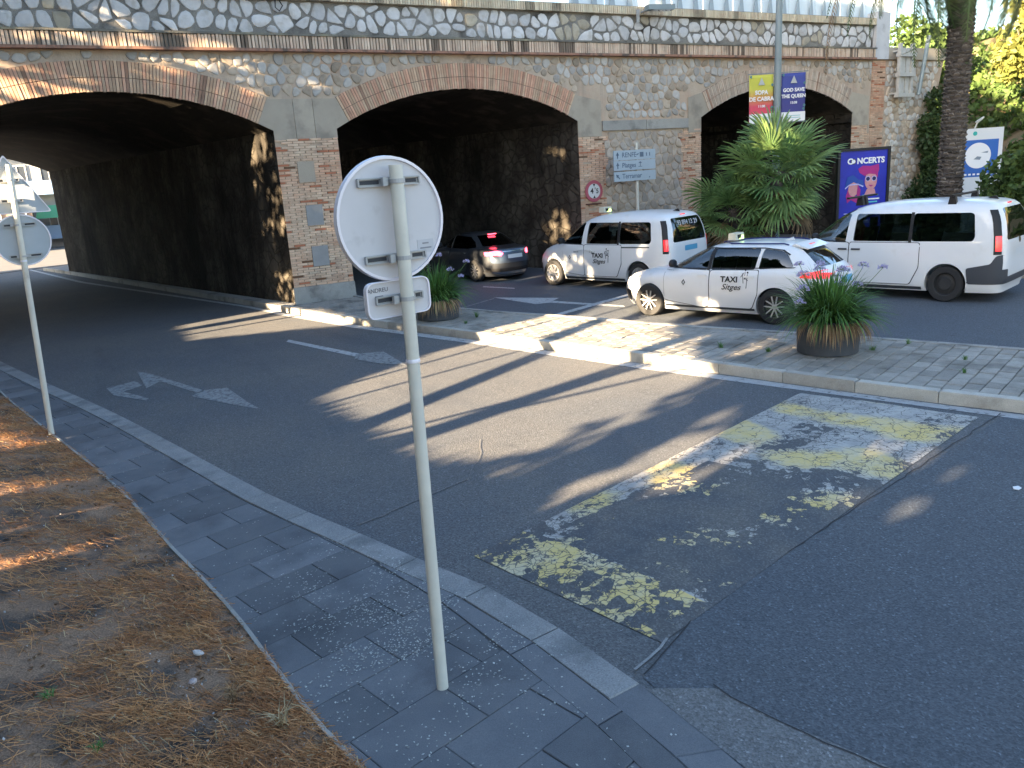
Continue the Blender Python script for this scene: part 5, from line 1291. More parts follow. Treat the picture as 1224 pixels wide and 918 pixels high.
# direction sign in front of the wall
def direction_sign():
    c = (15.75, -.75); t = thing('direction_sign', 'three stacked pale blue direction panels on a white post before the bridge wall', 'direction sign', (c[0], c[1], 0))
    m = MB(); m.tube([(0, 0, 0), (0, 0, 3.75)], .045, 14); m.build('post', M_POLEW, t, smooth=60)
    m0 = mk('pale_blue_panel', (.40, .47, .53), (.36, .43, .49), 3, rough=.4, co='obj'); mi = mk('sign_ink', (.12, .16, .22))
    for i, (z, s) in enumerate(((3.40, '↑ RENFE'), (3.10, '↑ Platges'), (2.78, '↖ Terramar'))):
        m = MB(); m.box((-.92, -.085, z-.142), (.66, -.055, z+.142)); p = m.build('panel', m0, t)
        me = text_mesh(s.split(' ')[1], .20, .001, 0, 'LEFT', .002, .95); me.materials.clear(); me.materials.append(mi); me.name = 'lettering'; o = obj('lettering', me, p); o.location = (-.62, -.088, z); o.rotation_euler = (R(90), 0, 0)
        m = MB(); d = Vector((0, 1)) if i < 2 else Vector((-.7, .7)); q = Vector((-.78, z)); n_ = Vector((-d.y, d.x))
        for P in ([q-d*.09-n_*.018, q-d*.09+n_*.018, q+d*.03+n_*.018, q+d*.03-n_*.018], [q+d*.10, q+d*.0+n_*.06, q+d*.0-n_*.06]): m.prismxz([tuple(v) for v in P], -.0885, -.08)
        m.build('arrow', mi, p, fix=True)
        m = MB()
        if i == 0: m.box((-.02+.08, -.089, z-.07), (.20, -.084, z+.07)); m.prismxz([(.0, z), (.03, z+.04), (-.06, z+.02), (-.08, z-.02)], -.089, -.084); m.box((.30, -.089, z-.05), (.33, -.084, z+.05)); m.box((.42, -.089, z-.05), (.45, -.084, z+.05))
        elif i == 1: m.box((.06, -.089, z-.06), (.08, -.084, z+.06)); m.prismxz([(0, z+.05), (.14, z+.05), (.07, z+.10)], -.089, -.084); m.box((.0, -.089, z-.06), (.14, -.084, z-.045))
        else: m.prismxz([(.40, z-.08), (.44, z-.08), (.42, z-.03)], -.089, -.084)
        m.build('pictogram', mi, p, fix=True)
direction_sign()
def height_sign():
    t = thing('height_limit_sign', 'round red edged 4.5 height limit sign on the brick pier', 'road sign', (14.60, -.06, 2.40))
    def disc(r, y0, y1, mat, name, k=40): m = MB(); m.prismxz([(r*math.cos(a), r*math.sin(a)) for a in np.linspace(0, 2*math.pi, k, False)], y0, y1); return m.build(name, mat, t, fix=True)
    disc(.325, -.02, 0, mk('red_border', (.42, .10, .13), rough=.5), 'border'); disc(.225, -.026, -.01, mk('white_face', (.62, .62, .62), rough=.5), 'face')
    place_text('lettering', '4', .22, M_INK, t, (-.085, -.030, 0), (R(90), 0, 0), bold=.006); place_text('lettering', '5', .20, M_INK, t, (.115, -.030, -.01), (R(90), 0, 0), bold=.004); place_text('lettering', "'", .2, M_INK, t, (.035, -.030, .02), (R(90), 0, 0), bold=.004)
    m = MB(); m.prismxz([(-.045, .215), (.045, .215), (0, .13)], -.031, -.026); m.prismxz([(-.045, -.215), (.045, -.215), (0, -.13)], -.031, -.026); m.build('triangle_mark', M_INK, t, fix=True)
    m = MB(); m.box((-.30, -.06, -.40), (.25, .03, -.365)); m.build('wall_bracket', mk('rust', (.14, .05, .035), (.08, .04, .03), 20), t)
height_sign()
# lamp post and its two banners
def lamp():
    t = thing('lamp_post', 'tall grey green street lamp post carrying two hanging banners', 'lamp post', (20.04, -2.29, 0))
    m = MB(); m.tube([(0, 0, 0), (0, 0, 4), (.03, 0, 9.5)], [.13, .115, .085], 18); m.build('post', M_LAMP, t, smooth=60)
    m = MB(); m.lathe([(.2, 0), (.2, .05), (.15, .12), (.14, .5)], 18); m.build('base_collar', M_LAMP, t, smooth=40)
    m = MB(); m.tube([(.03, 0, 9.4), (-.6, -.8, 9.9), (-1.2, -1.6, 10)], [.05, .045, .04], 10); m.build('arm', M_LAMP, t, smooth=60)
    m = MB(); m.obox((-1.35, -1.8, 9.98), (.2, .27, 0), (.12, -.09, 0), (0, 0, .06)); m.build('lamp_head', M_LAMP, t)
    d = Vector((.88, -.47, 0))
    for z in (5.55, 4.08): m = MB(); m.tube([tuple(-d*.92+Vector((0, 0, z))), tuple(d*.95+Vector((0, 0, z)))], .014, 6); m.build('banner_arm', M_LAMP, t)
lamp()
def banner(name, label, side, top, bot, lines, sub, sgn):
    base = Vector((20.04, -2.29, 0)); d = Vector((.88, -.47, 0)); n = Vector((-.47, -.88, 0)); W_, H_ = .74, 1.42
    t = thing(name, label, 'banner', tuple(base+d*sgn*(.13+W_/2)+Vector((0, 0, 4.10))), math.atan2(d.y, d.x), 'banners on the lamp post')
    m, nt_, p = newmat('banner_print'); P = N(nt_, 'ShaderNodeTexCoord').outputs['Generated']; s_ = N(nt_, 'ShaderNodeSeparateXYZ'); nt_.links.new(P, s_.inputs[0])
    col = ramp(nt_, s_.outputs['Z'], [(0.0, bot), (.35, bot), (.72, top), (1.0, top)]); nt_.links.new(col, p.inputs['Base Color']); p.inputs['Roughness'].default_value = .7
    nx, nz = 8, 14; vs = []; 
    for i in range(nx+1):
        for j in range(nz+1):
            x = -W_/2+W_*i/nx; z = H_*j/nz; vs.append((x, .02*math.sin(x*5+z*2)*math.sin(z/H_*3.14), z))
    f = [[i*(nz+1)+j, (i+1)*(nz+1)+j, (i+1)*(nz+1)+j+1, i*(nz+1)+j+1] for i in range(nx) for j in range(nz)]
    q = MB(); q.add(vs, f); o = q.build('cloth', m, t, smooth=60); sm = o.modifiers.new('s', 'SOLIDIFY'); sm.thickness = .006
    q = MB(); q.box((-W_/2, -.035, 0), (W_/2, -.027, .28)); q.build('white_band', M_WINK, t)
    for k, (s, sz, z) in enumerate(lines): place_text('lettering', s, sz, M_WINK, t, (0, -.040, z), (R(90), 0, 0), bold=.006, sx=.95)
    place_text('lettering', sub[0], .10, M_WINK, t, (0, -.040, sub[1]), (R(90), 0, 0), bold=.003)
    q = MB(); q.prismxz([(-.10, 1.12), (.10, 1.12), (0, 1.34)], -.040, -.03); q.prismxz([(-.04, 1.12), (.04, 1.12), (0, 1.20)], -.043, -.03); q.build('emblem', mk('emblem_grey', (.42, .45, .45)), t, fix=True)
    q = MB(); 
    for z in (.10, .16): q.box((-.22, -.038, z), (.22, -.0345, z+.02))
    q.build('small_print', mk('teal_print', (.25, .5, .52)), t)
    q = MB()
    for a, b in ((.33, 1.1), (.33, .45), (-.33, 1.36), (.31, .35)): q.prismxz([(a-.04, b), (a+.02, b-.04), (a+.04, b+.03), (a-.01, b+.06)], -.040, -.032)
    q.build('confetti_print', mk('confetti', (.10, .22, .24)), t, fix=True)
banner('banner', 'yellow to pink banner reading SOPA DE CABRA left of the lamp post', -1, (.52, .52, .08), (.62, .07, .12), [('SOPA', .17, .90), ('DE CABRA', .17, .71)], ('11:08', .50), -1)
banner('banner', 'dark blue banner reading GOD SAVE THE QUEEN right of the lamp post', 1, (.05, .07, .30), (.05, .05, .22), [('GOD SAVE', .145, .92), ('THE QUEEN', .145, .74)], ('15:08', .55), 1)
# concert poster panel
def billboard():
    A = Vector((18.40, -5.95, 0)); B = Vector((19.72, -6.55, 0)); d = (B-A).normalized(); c = (A+B)/2; H0, H1 = 1.0, 3.14
    t = thing('poster_display', 'freestanding black framed display with a blue CONCERTS poster behind the fan palm', 'billboard', tuple(c), math.atan2(d.y, d.x)); w = (B-A).length/2
    m = MB(); m.box((-w, -.07, .5), (-w+.07, .07, H1)); m.box((w-.07, -.07, .5), (w, .07, H1)); m.box((-w+.07, -.07, H1-.07), (w-.07, .07, H1)); m.box((-w+.07, -.07, .5), (w-.07, .07, .6)); m.box((-w+.07, .02, .6), (w-.07, .06, H1-.07)); m.build('frame', M_BLACK, t)
    m = MB(); m.box((-.12, -.06, 0), (.12, .06, .5)); m.box((-.4, -.2, 0), (.4, .2, .03)); m.build('foot', M_BLACK, t)
    blue = mk('poster_blue', (.018, .03, .42), (.012, .02, .30), 2.5, rough=.35, co='obj'); m = MB(); m.box((-w+.07, -.03, .6), (w-.07, .02, H1-.07)); m.build('poster', blue, t)
    def fl(name, poly, y, mat):
        q = MB(); q.prismxz(poly, y, y+.004); q.build(name, mat, t, fix=True)
    y = -.036
    place_text('lettering', 'C  NCERTS', .205, M_WINK, t, (.06, y-.004, 2.80), (R(90), 0, 0), bold=.008, sx=1.02)
    el = lambda cx, cz, a, b, k=24: [(cx+a*math.cos(q), cz+b*math.sin(q)) for q in np.linspace(0, 2*math.pi, k, False)]
    fl('ring_letter', el(-.285, 2.80, .078, .078), y, mk('ring_dark', (.06, .06, .10))); fl('ring_letter', el(-.285, 2.80, .05, .05), y-.004, M_WINK)
    mag = mk('poster_magenta', (.42, .04, .18), (.30, .03, .22), 12, co='obj'); skn = mk('poster_skin', (.62, .33, .30), (.5, .22, .26), 9, co='obj'); cy = mk('poster_cyan', (.10, .45, .50)); lt = mk('poster_lilac', (.45, .45, .75)); dk = mk('poster_dark', (.03, .03, .10))
    fl('printed_shape', [(-.15, 2.60), (-.02, 2.68), (.2, 2.66), (.42, 2.70), (.44, 2.55), (.38, 2.40), (.02, 2.42), (-.1, 2.5)], y, mag)
    fl('printed_shape', el(.22, 2.28, .17, .24), y-.004, skn); fl('printed_shape', [(.02, 2.40), (.08, 2.56), (.24, 2.58), (.40, 2.50), (.41, 2.35), (.33, 2.44), (.16, 2.46), (.06, 2.42)], y-.008, mag)
    for cx in (.13, .30): fl('printed_shape', el(cx, 2.33, .068, .068), y-.012, lt); fl('printed_shape', el(cx, 2.33, .052, .052), y-.016, dk)
    fl('printed_shape', [(.12, 2.06), (.33, 2.06), (.37, 1.92), (.05, 1.90)], y-.002, skn); fl('printed_shape', [(.15, 2.17), (.30, 2.16), (.22, 2.12)], y-.012, mag)
    fl('printed_shape', el(-.26, 2.08, .14, .19), y-.004, skn)
    fl('printed_shape', [(-.50, 2.12), (-.44, 2.40), (-.28, 2.45), (-.14, 2.33), (.0, 2.30), (.02, 2.15), (-.12, 2.20), (-.26, 2.26), (-.40, 2.20)], y-.008, mk('poster_hat', (.03, .08, .33)))
    fl('printed_shape', [(-.50, 2.12), (-.38, 2.21), (-.14, 2.22), (.02, 2.15), (.0, 2.12), (-.14, 2.19), (-.38, 2.18), (-.49, 2.09)], y-.012, lt)
    fl('printed_shape', [(-.14, 2.20), (-.06, 2.05), (-.08, 1.80), (-.16, 1.85), (-.16, 2.0)], y-.008, mag); fl('printed_shape', [(-.40, 2.10), (-.46, 1.90), (-.42, 1.72), (-.32, 1.80), (-.14, 1.70), (-.10, 1.86), (-.26, 1.92), (-.36, 1.95)], y-.002, mag)
    for z, ww, mt in ((1.88, .22, cy), (1.78, .26, M_WINK), (1.70, .2, cy), (1.56, .2, mag)): fl('small_print', [(.22-ww, z), (.22+ww, z), (.22+ww, z+.035), (.22-ww, z+.035)] if z > 1.6 else [(-.0, z), (.3, z), (.3, z+.03), (0, z+.03)], y, mt)
    for i in range(4):
        for z in (1.42, 1.22): fl('small_print', [(-.5+i*.27, z), (-.35+i*.27, z), (-.35+i*.27, z+.03), (-.5+i*.27, z+.03)], y, lt); fl('small_print', [(-.5+i*.27, z-.05), (-.32+i*.27, z-.05), (-.32+i*.27, z-.03), (-.5+i*.27, z-.03)], y, lt)
billboard()
def blue_sign():
    A = Vector((23.0, -6.2, 0)); B = Vector((24.17, -6.95, 0)); d = (B-A).normalized(); c = (A+B)/2; w = (B-A).length/2
    t = thing('blue_panel_sign', 'white and blue panel with a big white disc beside the palm trunk', 'sign', tuple(c), math.atan2(d.y, d.x))
    wm = mk('white_panel', (.62, .64, .66), rough=.5); bm_ = mk('blue_print', (.03, .12, .42), rough=.5)
    m = MB(); m.box((-w, 0, .5), (w, .12, 3.48)); m.build('board', wm, t)
    m = MB(); m.box((-w+.06, -.006, 2.12), (w-.12, 0, 3.16)); m.build('blue_field', bm_, t)
    m = MB(); m.prismxz([(.02+.36*math.cos(a), 2.72+.36*math.sin(a)) for a in np.linspace(0, 6.283, 40, False)], -.012, -.006); m.build('white_disc', M_WINK, t, fix=True)
    m = MB(); m.prismxz([(-.1, 2.62), (.0, 2.70), (.12, 2.68), (.08, 2.60)], -.016, -.012); m.prismxz([(.1, 2.80), (.3, 2.84), (.28, 2.78)], -.016, -.012); m.build('print_mark', mk('print_grey', (.2, .25, .3)), t, fix=True)
    m = MB(); m.prismxz([(-.1+.06*math.cos(a), 3.34+.06*math.sin(a)) for a in np.linspace(0, 6.283, 16, False)], -.006, 0); m.build('teal_dot', mk('teal', (.05, .40, .36)), t, fix=True)
    for x in np.linspace(-w+.12, w-.3, 9): m = MB(); m.box((x, -.010, 2.17), (x+.07, -.006, 2.22)); m.build('small_print', M_WINK, t)
    m = MB(); m.tube([(-.1, .05, 3.48), (-.05, .05, 3.62), (.08, .0, 3.75)], .02, 6); m.obox((.0, .0, 3.72), (.10, 0, .06), (0, .04, 0), (0, 0, .02)); m.build('top_lamp', M_POLEW, t)
blue_sign()
# steel frame on the wall beside the end pillar
def wall_frame():
    t = thing('steel_wall_frame', 'pale steel frame bracketed to the wall beside the white end pillar', 'bracket', (28.75, 0, 0))
    wm = mk('weathered_white_steel', (.50, .50, .48), (.40, .40, .38), 6); m = MB()
    for x in (-.35, .35): m.box((x-.06, -.45, 4.95), (x+.06, -.33, 6.85))
    m.build('upright', wm, t); 
    for z in (5.02, 5.75, 6.45): m = MB(); m.box((-.45, -.50, z-.07), (.48, -.30, z+.07)); m.build('crossbar', wm, t)
    m = MB(); m.box((-.28, -.38, 5.10), (-.02, -.34, 6.7)); m.box((.04, -.38, 5.10), (.26, -.34, 6.7)); m.build('slat', wm, t)
    for z in (5.1, 6.6): m = MB(); m.box((-.40, -.33, z-.03), (-.34, .02, z+.03)); m.box((.34, -.33, z-.03), (.40, .02, z+.03)); m.build('wall_strut', wm, t)
    m = MB(); m.tube([(.62, -.55, 5.0), (.95, -.62, 7.1)], .075, 10); m.build('side_tube', M_LAMP, t)
wall_frame()
def floodlight():
    t = thing('floodlight', 'grey floodlight arm fixed over the parapet coping', 'floodlight', (16.9, -.12, 7.60))
    m = MB(); m.obox((0, -.45, .02), (.42, -.10, .0), (.03, .15, 0), (0, 0, .07)); m.build('housing', M_LAMP, t)
    m = MB(); m.tube([(-.35, .1, -.05), (-.35, -.35, .0)], .03, 8); m.obox((-.5, -.02, -.15), (.05, 0, 0), (0, .02, 0), (0, 0, .18)); m.build('arm', M_METAL, t)
    m = MB(); m.obox((.05, -.48, -.06), (.33, -.08, 0), (.02, .11, 0), (0, 0, .008)); m.build('lens', M_LENS, t)
floodlight()
def cable_hook():
    t = thing('cable_hook', 'black hooked cable hanging over the parapet between left and middle arch', 'cable', (5.5, -.03, 7.5))
    m = MB(); m.tube([(.1, -.11, .1), (.08, -.13, -.06), (.14, -.13, -.16), (.05, -.13, -.28), (-.04, -.13, -.20), (-.02, -.13, -.02), (0, -.12, .1)], .014, 6); m.build('cable', M_BLACK, t, smooth=60)
cable_hook()

#==PLANTERS==
def planter(name, label, loc, r, h, nl, flowers, brown_dir, seed, frm=1.0):
    random.seed(seed); t = thing(name, label, 'planter', loc)
    m = MB(); m.lathe([(r*.93, 0), (r*.95, .01), (r*.98, h*.7), (r, h-.03), (r*1.02, h-.02), (r*1.02, h), (r*.95, h), (r*.94, h-.05)], 40); m.build('pot', M_POT, t, smooth=40, fix=True)
    m = MB(); m.lathe([(r*.95, h-.09), (r*.5, h-.03), (.001, h-.02)], 20); m.build('soil', M_SOIL, t, fix=True)
    def straps(n, L0, L1, w, dry=False, adir=None, droop=1.0, r0=.55):
        P = []
        for i in range(n):
            a = random.uniform(0, 6.283) if adir is None else random.gauss(adir, .55)
            rb = r*random.uniform(0, r0) if not dry else r*random.uniform(.75, 1.0); L = random.uniform(L0, L1)
            el = random.uniform(.35, 1.5) if not dry else random.uniform(-.1, .5); d = Vector((math.cos(a)*math.cos(el), math.sin(a)*math.cos(el), math.sin(el)))
            p = Vector((math.cos(a)*rb, math.sin(a)*rb, h-.03)); s = Vector((-math.sin(a), math.cos(a), 0)); k = 7; ww = w*random.uniform(.7, 1.2); tw = random.uniform(-.4, .4)
            s = (s+Vector((0, 0, tw))).normalized()
            for j in range(k):
                q = p+d*L/k; d2 = (d+Vector((0, 0, -1))*(.10+.16*j/k)*droop*random.uniform(.8, 1.3)).normalized()
                wa, wb = ww*(1-(j/k)**2.2), ww*(1-((j+1)/k)**2.2)
                P.append([p-s*wa, p+s*wa, q+s*wb, q-s*wb]); p, d = q, d2
        A = np.array([[tuple(v) for v in q] for q in P]); tn = np.repeat(np.random.default_rng(seed+n).uniform(.55, 1.5, n), 7)[:, None]*np.ones((1, 3)); return A, tn
    A, tn = straps(nl//3, .6*frm, 1.0*frm, .013, droop=1.9); quads('arching_leaves', A, M_AGA, t, tn)
    A, tn = straps(nl, .50*frm, .90*frm, .014); quads('foliage', A, M_AGA, t, tn)
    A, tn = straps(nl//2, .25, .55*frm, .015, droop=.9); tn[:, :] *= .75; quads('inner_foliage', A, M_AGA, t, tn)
    A, tn = straps(nl//5, .22, .56, .008, True, brown_dir, 3.2); quads('dry_leaves', A, M_DRY, t, tn)
    A, tn = straps(nl//16, .25, .5, .006, True, brown_dir, 3.4); quads('straw_leaves', A, M_STRAW, t, tn)
    for fx, fy, fz, rr in flowers:
        f = bpy.data.objects.new('flower', None); link(f, t); base = Vector((fx*.25, fy*.25, h)); top = Vector((fx, fy, fz)); f.location = base
        m = MB(); mid = (base+top)/2+Vector((0, 0, .04)); m.tube([(0, 0, 0), tuple(mid-base), tuple(top-base)], .0045, 5, cap=False); m.build('stalk', M_STEM, f)
        n = 46; D = rand_dirs(n); D[:, 2] = np.abs(D[:, 2])*.9-.25; c = np.array(top-base)+D*rr*RNG.uniform(.65, 1.05, n)[:, None]
        P = np.concatenate([cards(c+rand_dirs(n)*.006, .032, .014) for _ in range(3)]); quads('petals', P, M_PETAL, f)
        m = MB()
        for k in range(0, n, 2): m.tube([tuple(top-base), tuple(c[k])], .0016, 3, cap=False)
        m.build('flower_stalks', M_STEM, f)
    return t
av = Vector((-.66, -.75, 0))   # rough direction to the viewer
planter('planter', 'near round pot of agapanthus with brown drooping leaves and lilac flowers on the island', (9.78, -12.98, MZ), .46, .50, 900,
        [(-.62, .0, .82, .09), (-.10, .10, 1.25, .10), (-.32, .22, 1.17, .10), (.12, .30, 1.28, .09), (.25, .0, 1.20, .09), (.45, .12, 1.15, .10), (.60, -.1, 1.22, .09), (-.45, .1, .98, .10), (.85, -.25, 1.18, .08), (.0, -.15, 1.02, .09), (.35, -.2, .98, .08), (-.2, .4, 1.30, .08), (.5, .3, 1.05, .08)], math.atan2(-.78, -.4), 5, 1.0)
planter('planter', 'farther round pot of agapanthus with four lilac heads beside the signpost', (6.78, -5.30, MZ), .47, .44, 620,
        [(.30, -.15, 1.02, .08), (.62, -.32, 1.16, .08), (-.1, .2, 1.22, .08), (.42, -.4, .88, .07), (.1, -.1, 1.34, .07)], math.atan2(-.9, -.4), 9, .95)

#==TREES==
random.seed(11)
# fan palm(s)
def fan_frond(L, nb, R_, droop, seed):
    """petiole along +x then a pleated fan; returns quads"""
    rnd = random.Random(seed); P = []; c = Vector((L, 0, -droop*L*.25))
    for k in range(nb):
        a = -1.75+3.5*k/(nb-1)+rnd.uniform(-.04, .04); rr = R_*(.75+.3*math.cos(a*.6))*rnd.uniform(.9, 1.08)
        d = Vector((math.cos(a), math.sin(a), .10*math.cos(a)+(.05 if k % 2 else -.05))).normalized(); s = Vector((-math.sin(a), math.cos(a), .35 if k % 2 else -.35)).normalized()
        w = R_*.024; p = c; n = 5
        for j in range(n):
            q = p+d*rr/n; w0 = w*(.35+1.1*j/n if j < 3 else 1.45*(1-(j-3)/n*1.6)); w1 = w*(.35+1.1*(j+1)/n if j+1 < 3 else max(.08, 1.45*(1-(j+1-3)/n*1.9)))
            P.append([p-s*w0, p+s*w0, q+s*w1, q-s*w1]); p = q; d = (d+Vector((0, 0, -.13*(j**1.3)*.5-.05*droop))).normalized()
    return P
def make_fan_palm(name, label, loc, H, lean, n, L, R_, seed, low=-.9, lit=0):
    rnd = random.Random(seed); t = thing(name, label, 'palm tree', loc)
    m = MB(); top = Vector((lean[0], lean[1], H)); k = 16; pts = []; rad = []
    for i in range(k+1): u = i/k; pts.append((lean[0]*u**1.4, lean[1]*u**1.4, H*u)); rad.append(.17*(1.0-.1*u)+rnd.uniform(-.02, .02)+(.03 if i % 2 else 0))
    m.tube(pts, rad, 14); m.build('trunk', M_PALMBARK, t, smooth=30)
    m = MB()
    for i in range(150):
        u = rnd.uniform(.1, 1); a = rnd.uniform(0, 6.28); p = Vector((lean[0]*u**1.4, lean[1]*u**1.4, H*u)); d = Vector((math.cos(a), math.sin(a), .9)).normalized(); q = p+Vector((math.cos(a), math.sin(a), 0))*.14
        m.tube([tuple(q), tuple(q+d*rnd.uniform(.08, .22))], [.02, .006], 4)
    tag(m.build('leaf_stubs', M_PALMBARK, t), kind='stuff')
    base = [quad for quad in []]; protos = [fan_frond(L*s_, 38, R_*rnd.uniform(.85, 1.1), dr, seed+i) for i, (s_, dr) in enumerate([(1, .3), (.9, .9), (1.05, .6), (.85, .1), (.95, 1.3)])]
    pm = []
    for i, Pq in enumerate(protos):
        A = np.array([[tuple(v) for v in q] for q in Pq]); o = quads('frond', A, M_FAN if i != 4 else M_FAN, None, RNG.uniform(.65, 1.35, len(A))[:, None]*np.ones((1, 3))); me = o.data
        bm = bmesh.new(); bm.from_mesh(me); 
        r = .010; c = Vector((L*.95, 0, -.05)); vs = [bm.verts.new(v) for v in ((0, -r, 0), (0, r, 0), (0, 0, -r), c+Vector((0, -r, 0)), c+Vector((0, r, 0)), c+Vector((0, 0, -r)))]
        for q in ((0, 1, 4, 3), (1, 2, 5, 4), (2, 0, 3, 5)): bm.faces.new([vs[w] for w in q])
        bm.to_mesh(me); bm.free(); bpy.data.objects.remove(o); pm.append(me)
        at_ = me.attributes['tint']; arr = np.zeros(len(me.polygons)*4, dtype=np.float32); at_.data.foreach_get('color', arr); arr = arr.reshape(-1, 4); arr[-3:] = (1, 1, .8, 1); at_.data.foreach_set('color', arr.ravel())
    dry = pm[0].copy(); dry.materials[0] = M_DRY; ga = 2.39996
    for i in range(n):
        u = (i+.5)/n; el = math.radians(82)-(math.radians(82)-low)*u**.85; az = i*ga+rnd.uniform(-.25, .25)
        o = obj('frond', dry if i >= n-5 else pm[rnd.randrange(5)], t); o.location = top+Vector((0, 0, rnd.uniform(-.18, .14)-.22*u)); s = rnd.uniform(.7, 1.15); o.scale = (s, s, s)
        o.rotation_euler = Matrix.Rotation(az, 3, 'Z').to_4x4().to_3x3().__matmul__(Matrix.Rotation(-el, 3, 'Y')).__matmul__(Matrix.Rotation(rnd.uniform(-.5, .5), 3, 'X')).to_euler()
    return t
make_fan_palm('fan_palm', 'larger fan palm with a leaning shaggy trunk standing before the right arch', (16.75, -5.1, 0), 2.65, (.55, .15), 40, .78, .92, 3, -1.05)
make_fan_palm('fan_palm', 'smaller darker fan palm left of the leaning one, behind the taxi van', (16.6, -4.1, 0), 1.75, (-.1, 0), 34, .66, .72, 8, -.8)
# date palms: ringed trunk, long feather fronds
def date_frond_mesh(L, seed, mat, droop=.9, wid=.42):
    rnd = random.Random(seed); P = []; p = Vector((0, 0, 0)); d = Vector((1, 0, .5)).normalized(); n = 34; side = Vector((0, 1, 0)); tn = []
    for j in range(n):
        u = j/n; q = p+d*L/n; w = .035*(1-u)+.008
        P.append([p-side*w, p+side*w, q+side*w*.96, q-side*w*.96]); tn.append(1.3)
        if u > .08:
            for s in (-1, 1):
                for e in (0, .5):
                    b = p+(q-p)*e; ll = wid*math.sin(math.pi*min(1, .12+u*.86))**.6*rnd.uniform(.8, 1.1)
                    dd = (side*s*.85+d*.55+Vector((0, 0, -.35-.35*rnd.random()))).normalized(); ww = d*.014
                    m_ = b+dd*ll*.55; e_ = b+(dd+Vector((0, 0, -.25))).normalized()*ll
                    P.append([b-ww, b+ww, m_+ww, m_-ww]); P.append([m_-ww, m_+ww, e_+ww*.1, e_-ww*.1]); tn += [rnd.uniform(.6, 1.4)]*2
        p = q; d = (d+Vector((0, 0, -1))*droop*(.03+.07*u)).normalized()
    A = np.array([[tuple(v) for v in q] for q in P]); o = quads('frond', A, mat, None, np.array(tn)[:, None]*np.ones((1, 3))); me = o.data; bpy.data.objects.remove(o); return me
def date_palm(name, label, loc, H, r, n, seed, L=3.4, extra=()):
    rnd = random.Random(seed); t = thing(name, label, 'palm tree', loc)
    m = MB(); prof = []; k = int(H/.09)
    for i in range(k+1): z = H*i/k; prof.append((r*(1.08-.10*z/H)+(.018 if i % 2 else -.012), z))
    m.lathe(prof, 26); m.v = [(v[0]*(1+.03*pnoise(Vector(v)*6)), v[1]*(1+.03*pnoise(Vector(v)*6)), v[2]+.03*math.sin(math.atan2(v[1], v[0])*3+v[2]*2)) for v in m.v]; m.build('trunk', M_PALMBARK, t, smooth=25)
    m = MB()
    rows = int(H/.105)
    for i in range(rows):
        for j in range(13):
            a = (j+.5*(i % 2))/13*6.283+rnd.uniform(-.08, .08); z = i*.105+rnd.uniform(-.02, .02); rr = r*(1.06-.10*z/H); c = Vector((math.cos(a)*rr, math.sin(a)*rr, z)); o_ = Vector((math.cos(a), math.sin(a), 0)); s = Vector((-math.sin(a), math.cos(a), 0))
            v = [c-s*.075, c+s*.075, c+s*.035+Vector((0, 0, .05))+o_*.05, c-s*.035+Vector((0, 0, .05))+o_*.05, c-s*.05+Vector((0, 0, .075)), c+s*.05+Vector((0, 0, .075))]
            b = rnd.choice([.6, .8, 1, 1.2, 1.7]); m.ct = (b, b, b*.97); m.add(v, [(0, 1, 2, 3), (3, 2, 5, 4), (0, 3, 4), (1, 5, 2)])
    tag(m.build('leaf_scars', mk('leaf_scar', (.075, .063, .057), (.13, .115, .10), 9, tint=True, rough=.95), t, tint=True), kind='stuff')
    pm = [date_frond_mesh(L*s, seed+i, M_DATE, dr) for i, (s, dr) in enumerate([(1, .9), (.95, 1.3), (1.05, 1.7)])]
    for i in range(n):
        u = (i+.5)/n; el = math.radians(70-125*u); o = obj('frond', pm[i % 3], t); o.location = (0, 0, H-.05-.3*u)
        o.rotation_euler = (Matrix.Rotation(i*2.39996, 3, 'Z') @ Matrix.Rotation(-el+.5, 3, 'Y')).to_euler()
    for az, el, L_, mt, dr in extra:
        me = date_frond_mesh(L_, int(az*10), mt, dr, .34); o = obj('frond', me, t); o.location = (0, 0, H-.3); o.rotation_euler = (Matrix.Rotation(az, 3, 'Z') @ Matrix.Rotation(-el, 3, 'Y')).to_euler()
    return t
date_palm('date_palm', 'tall date palm with dark scaly trunk behind the long white van', (20.5, -7.8, 0), 8.5, .275, 46, 21, 3.6,
          extra=((2.82, -.2, 6.0, M_DRY, 1.45), (3.0, -.2, 5.2, M_DATE, 1.2), (2.9, 0, 5.3, M_DATE, 1.35), (3.3, -.3, 5.0, M_DATE, 1.8), (3.45, -.4, 4.6, M_DATE, 2.0), (2.75, -.4, 3.4, M_DATE, 2.4), (2.55, -.6, 3.2, M_DATE, 2.2), (-.4, -.3, 3.6, M_DATE, 2.2)))
# hillside on the right
def hill_z(x, y):
    # edge line from the wing wall end down to the pavement
    pts = [(31.0, .3), (28.5, -3.0), (26.0, -6.5), (24.5, -9.5), (24.0, -14), (24.0, -30)]
    if y > .3: d = x-31.0-(y-.3)*.0
    else: d = x-at_y(pts, y)
    z = 0 if d <= 0 else min(8.5, .55*d+.4*min(1, d))
    return z+(.35*pnoise(Vector((x*.35, y*.35, 2)))+.12*pnoise(Vector((x*1.2, y*1.2, 5))))*min(1, max(0, d)/2)
hx = np.linspace(23, 90, 68); hy = np.linspace(-34, 60, 95); vs = [(x, y, hill_z(x, y)-.02) for x in hx for y in hy]
m = MB(); m.add(vs, [[i*95+j, (i+1)*95+j, (i+1)*95+j+1, i*95+j+1] for i in range(67) for j in range(94)])
tag(m.build('hillside', mk('hill_soil', (.16, .12, .07), (.10, .10, .05), .8, c3=(.20, .14, .08), sc3=.6, fine=.3, fsc=20, bump=.8, bsc=10), smooth=60, fix=True), kind='structure')
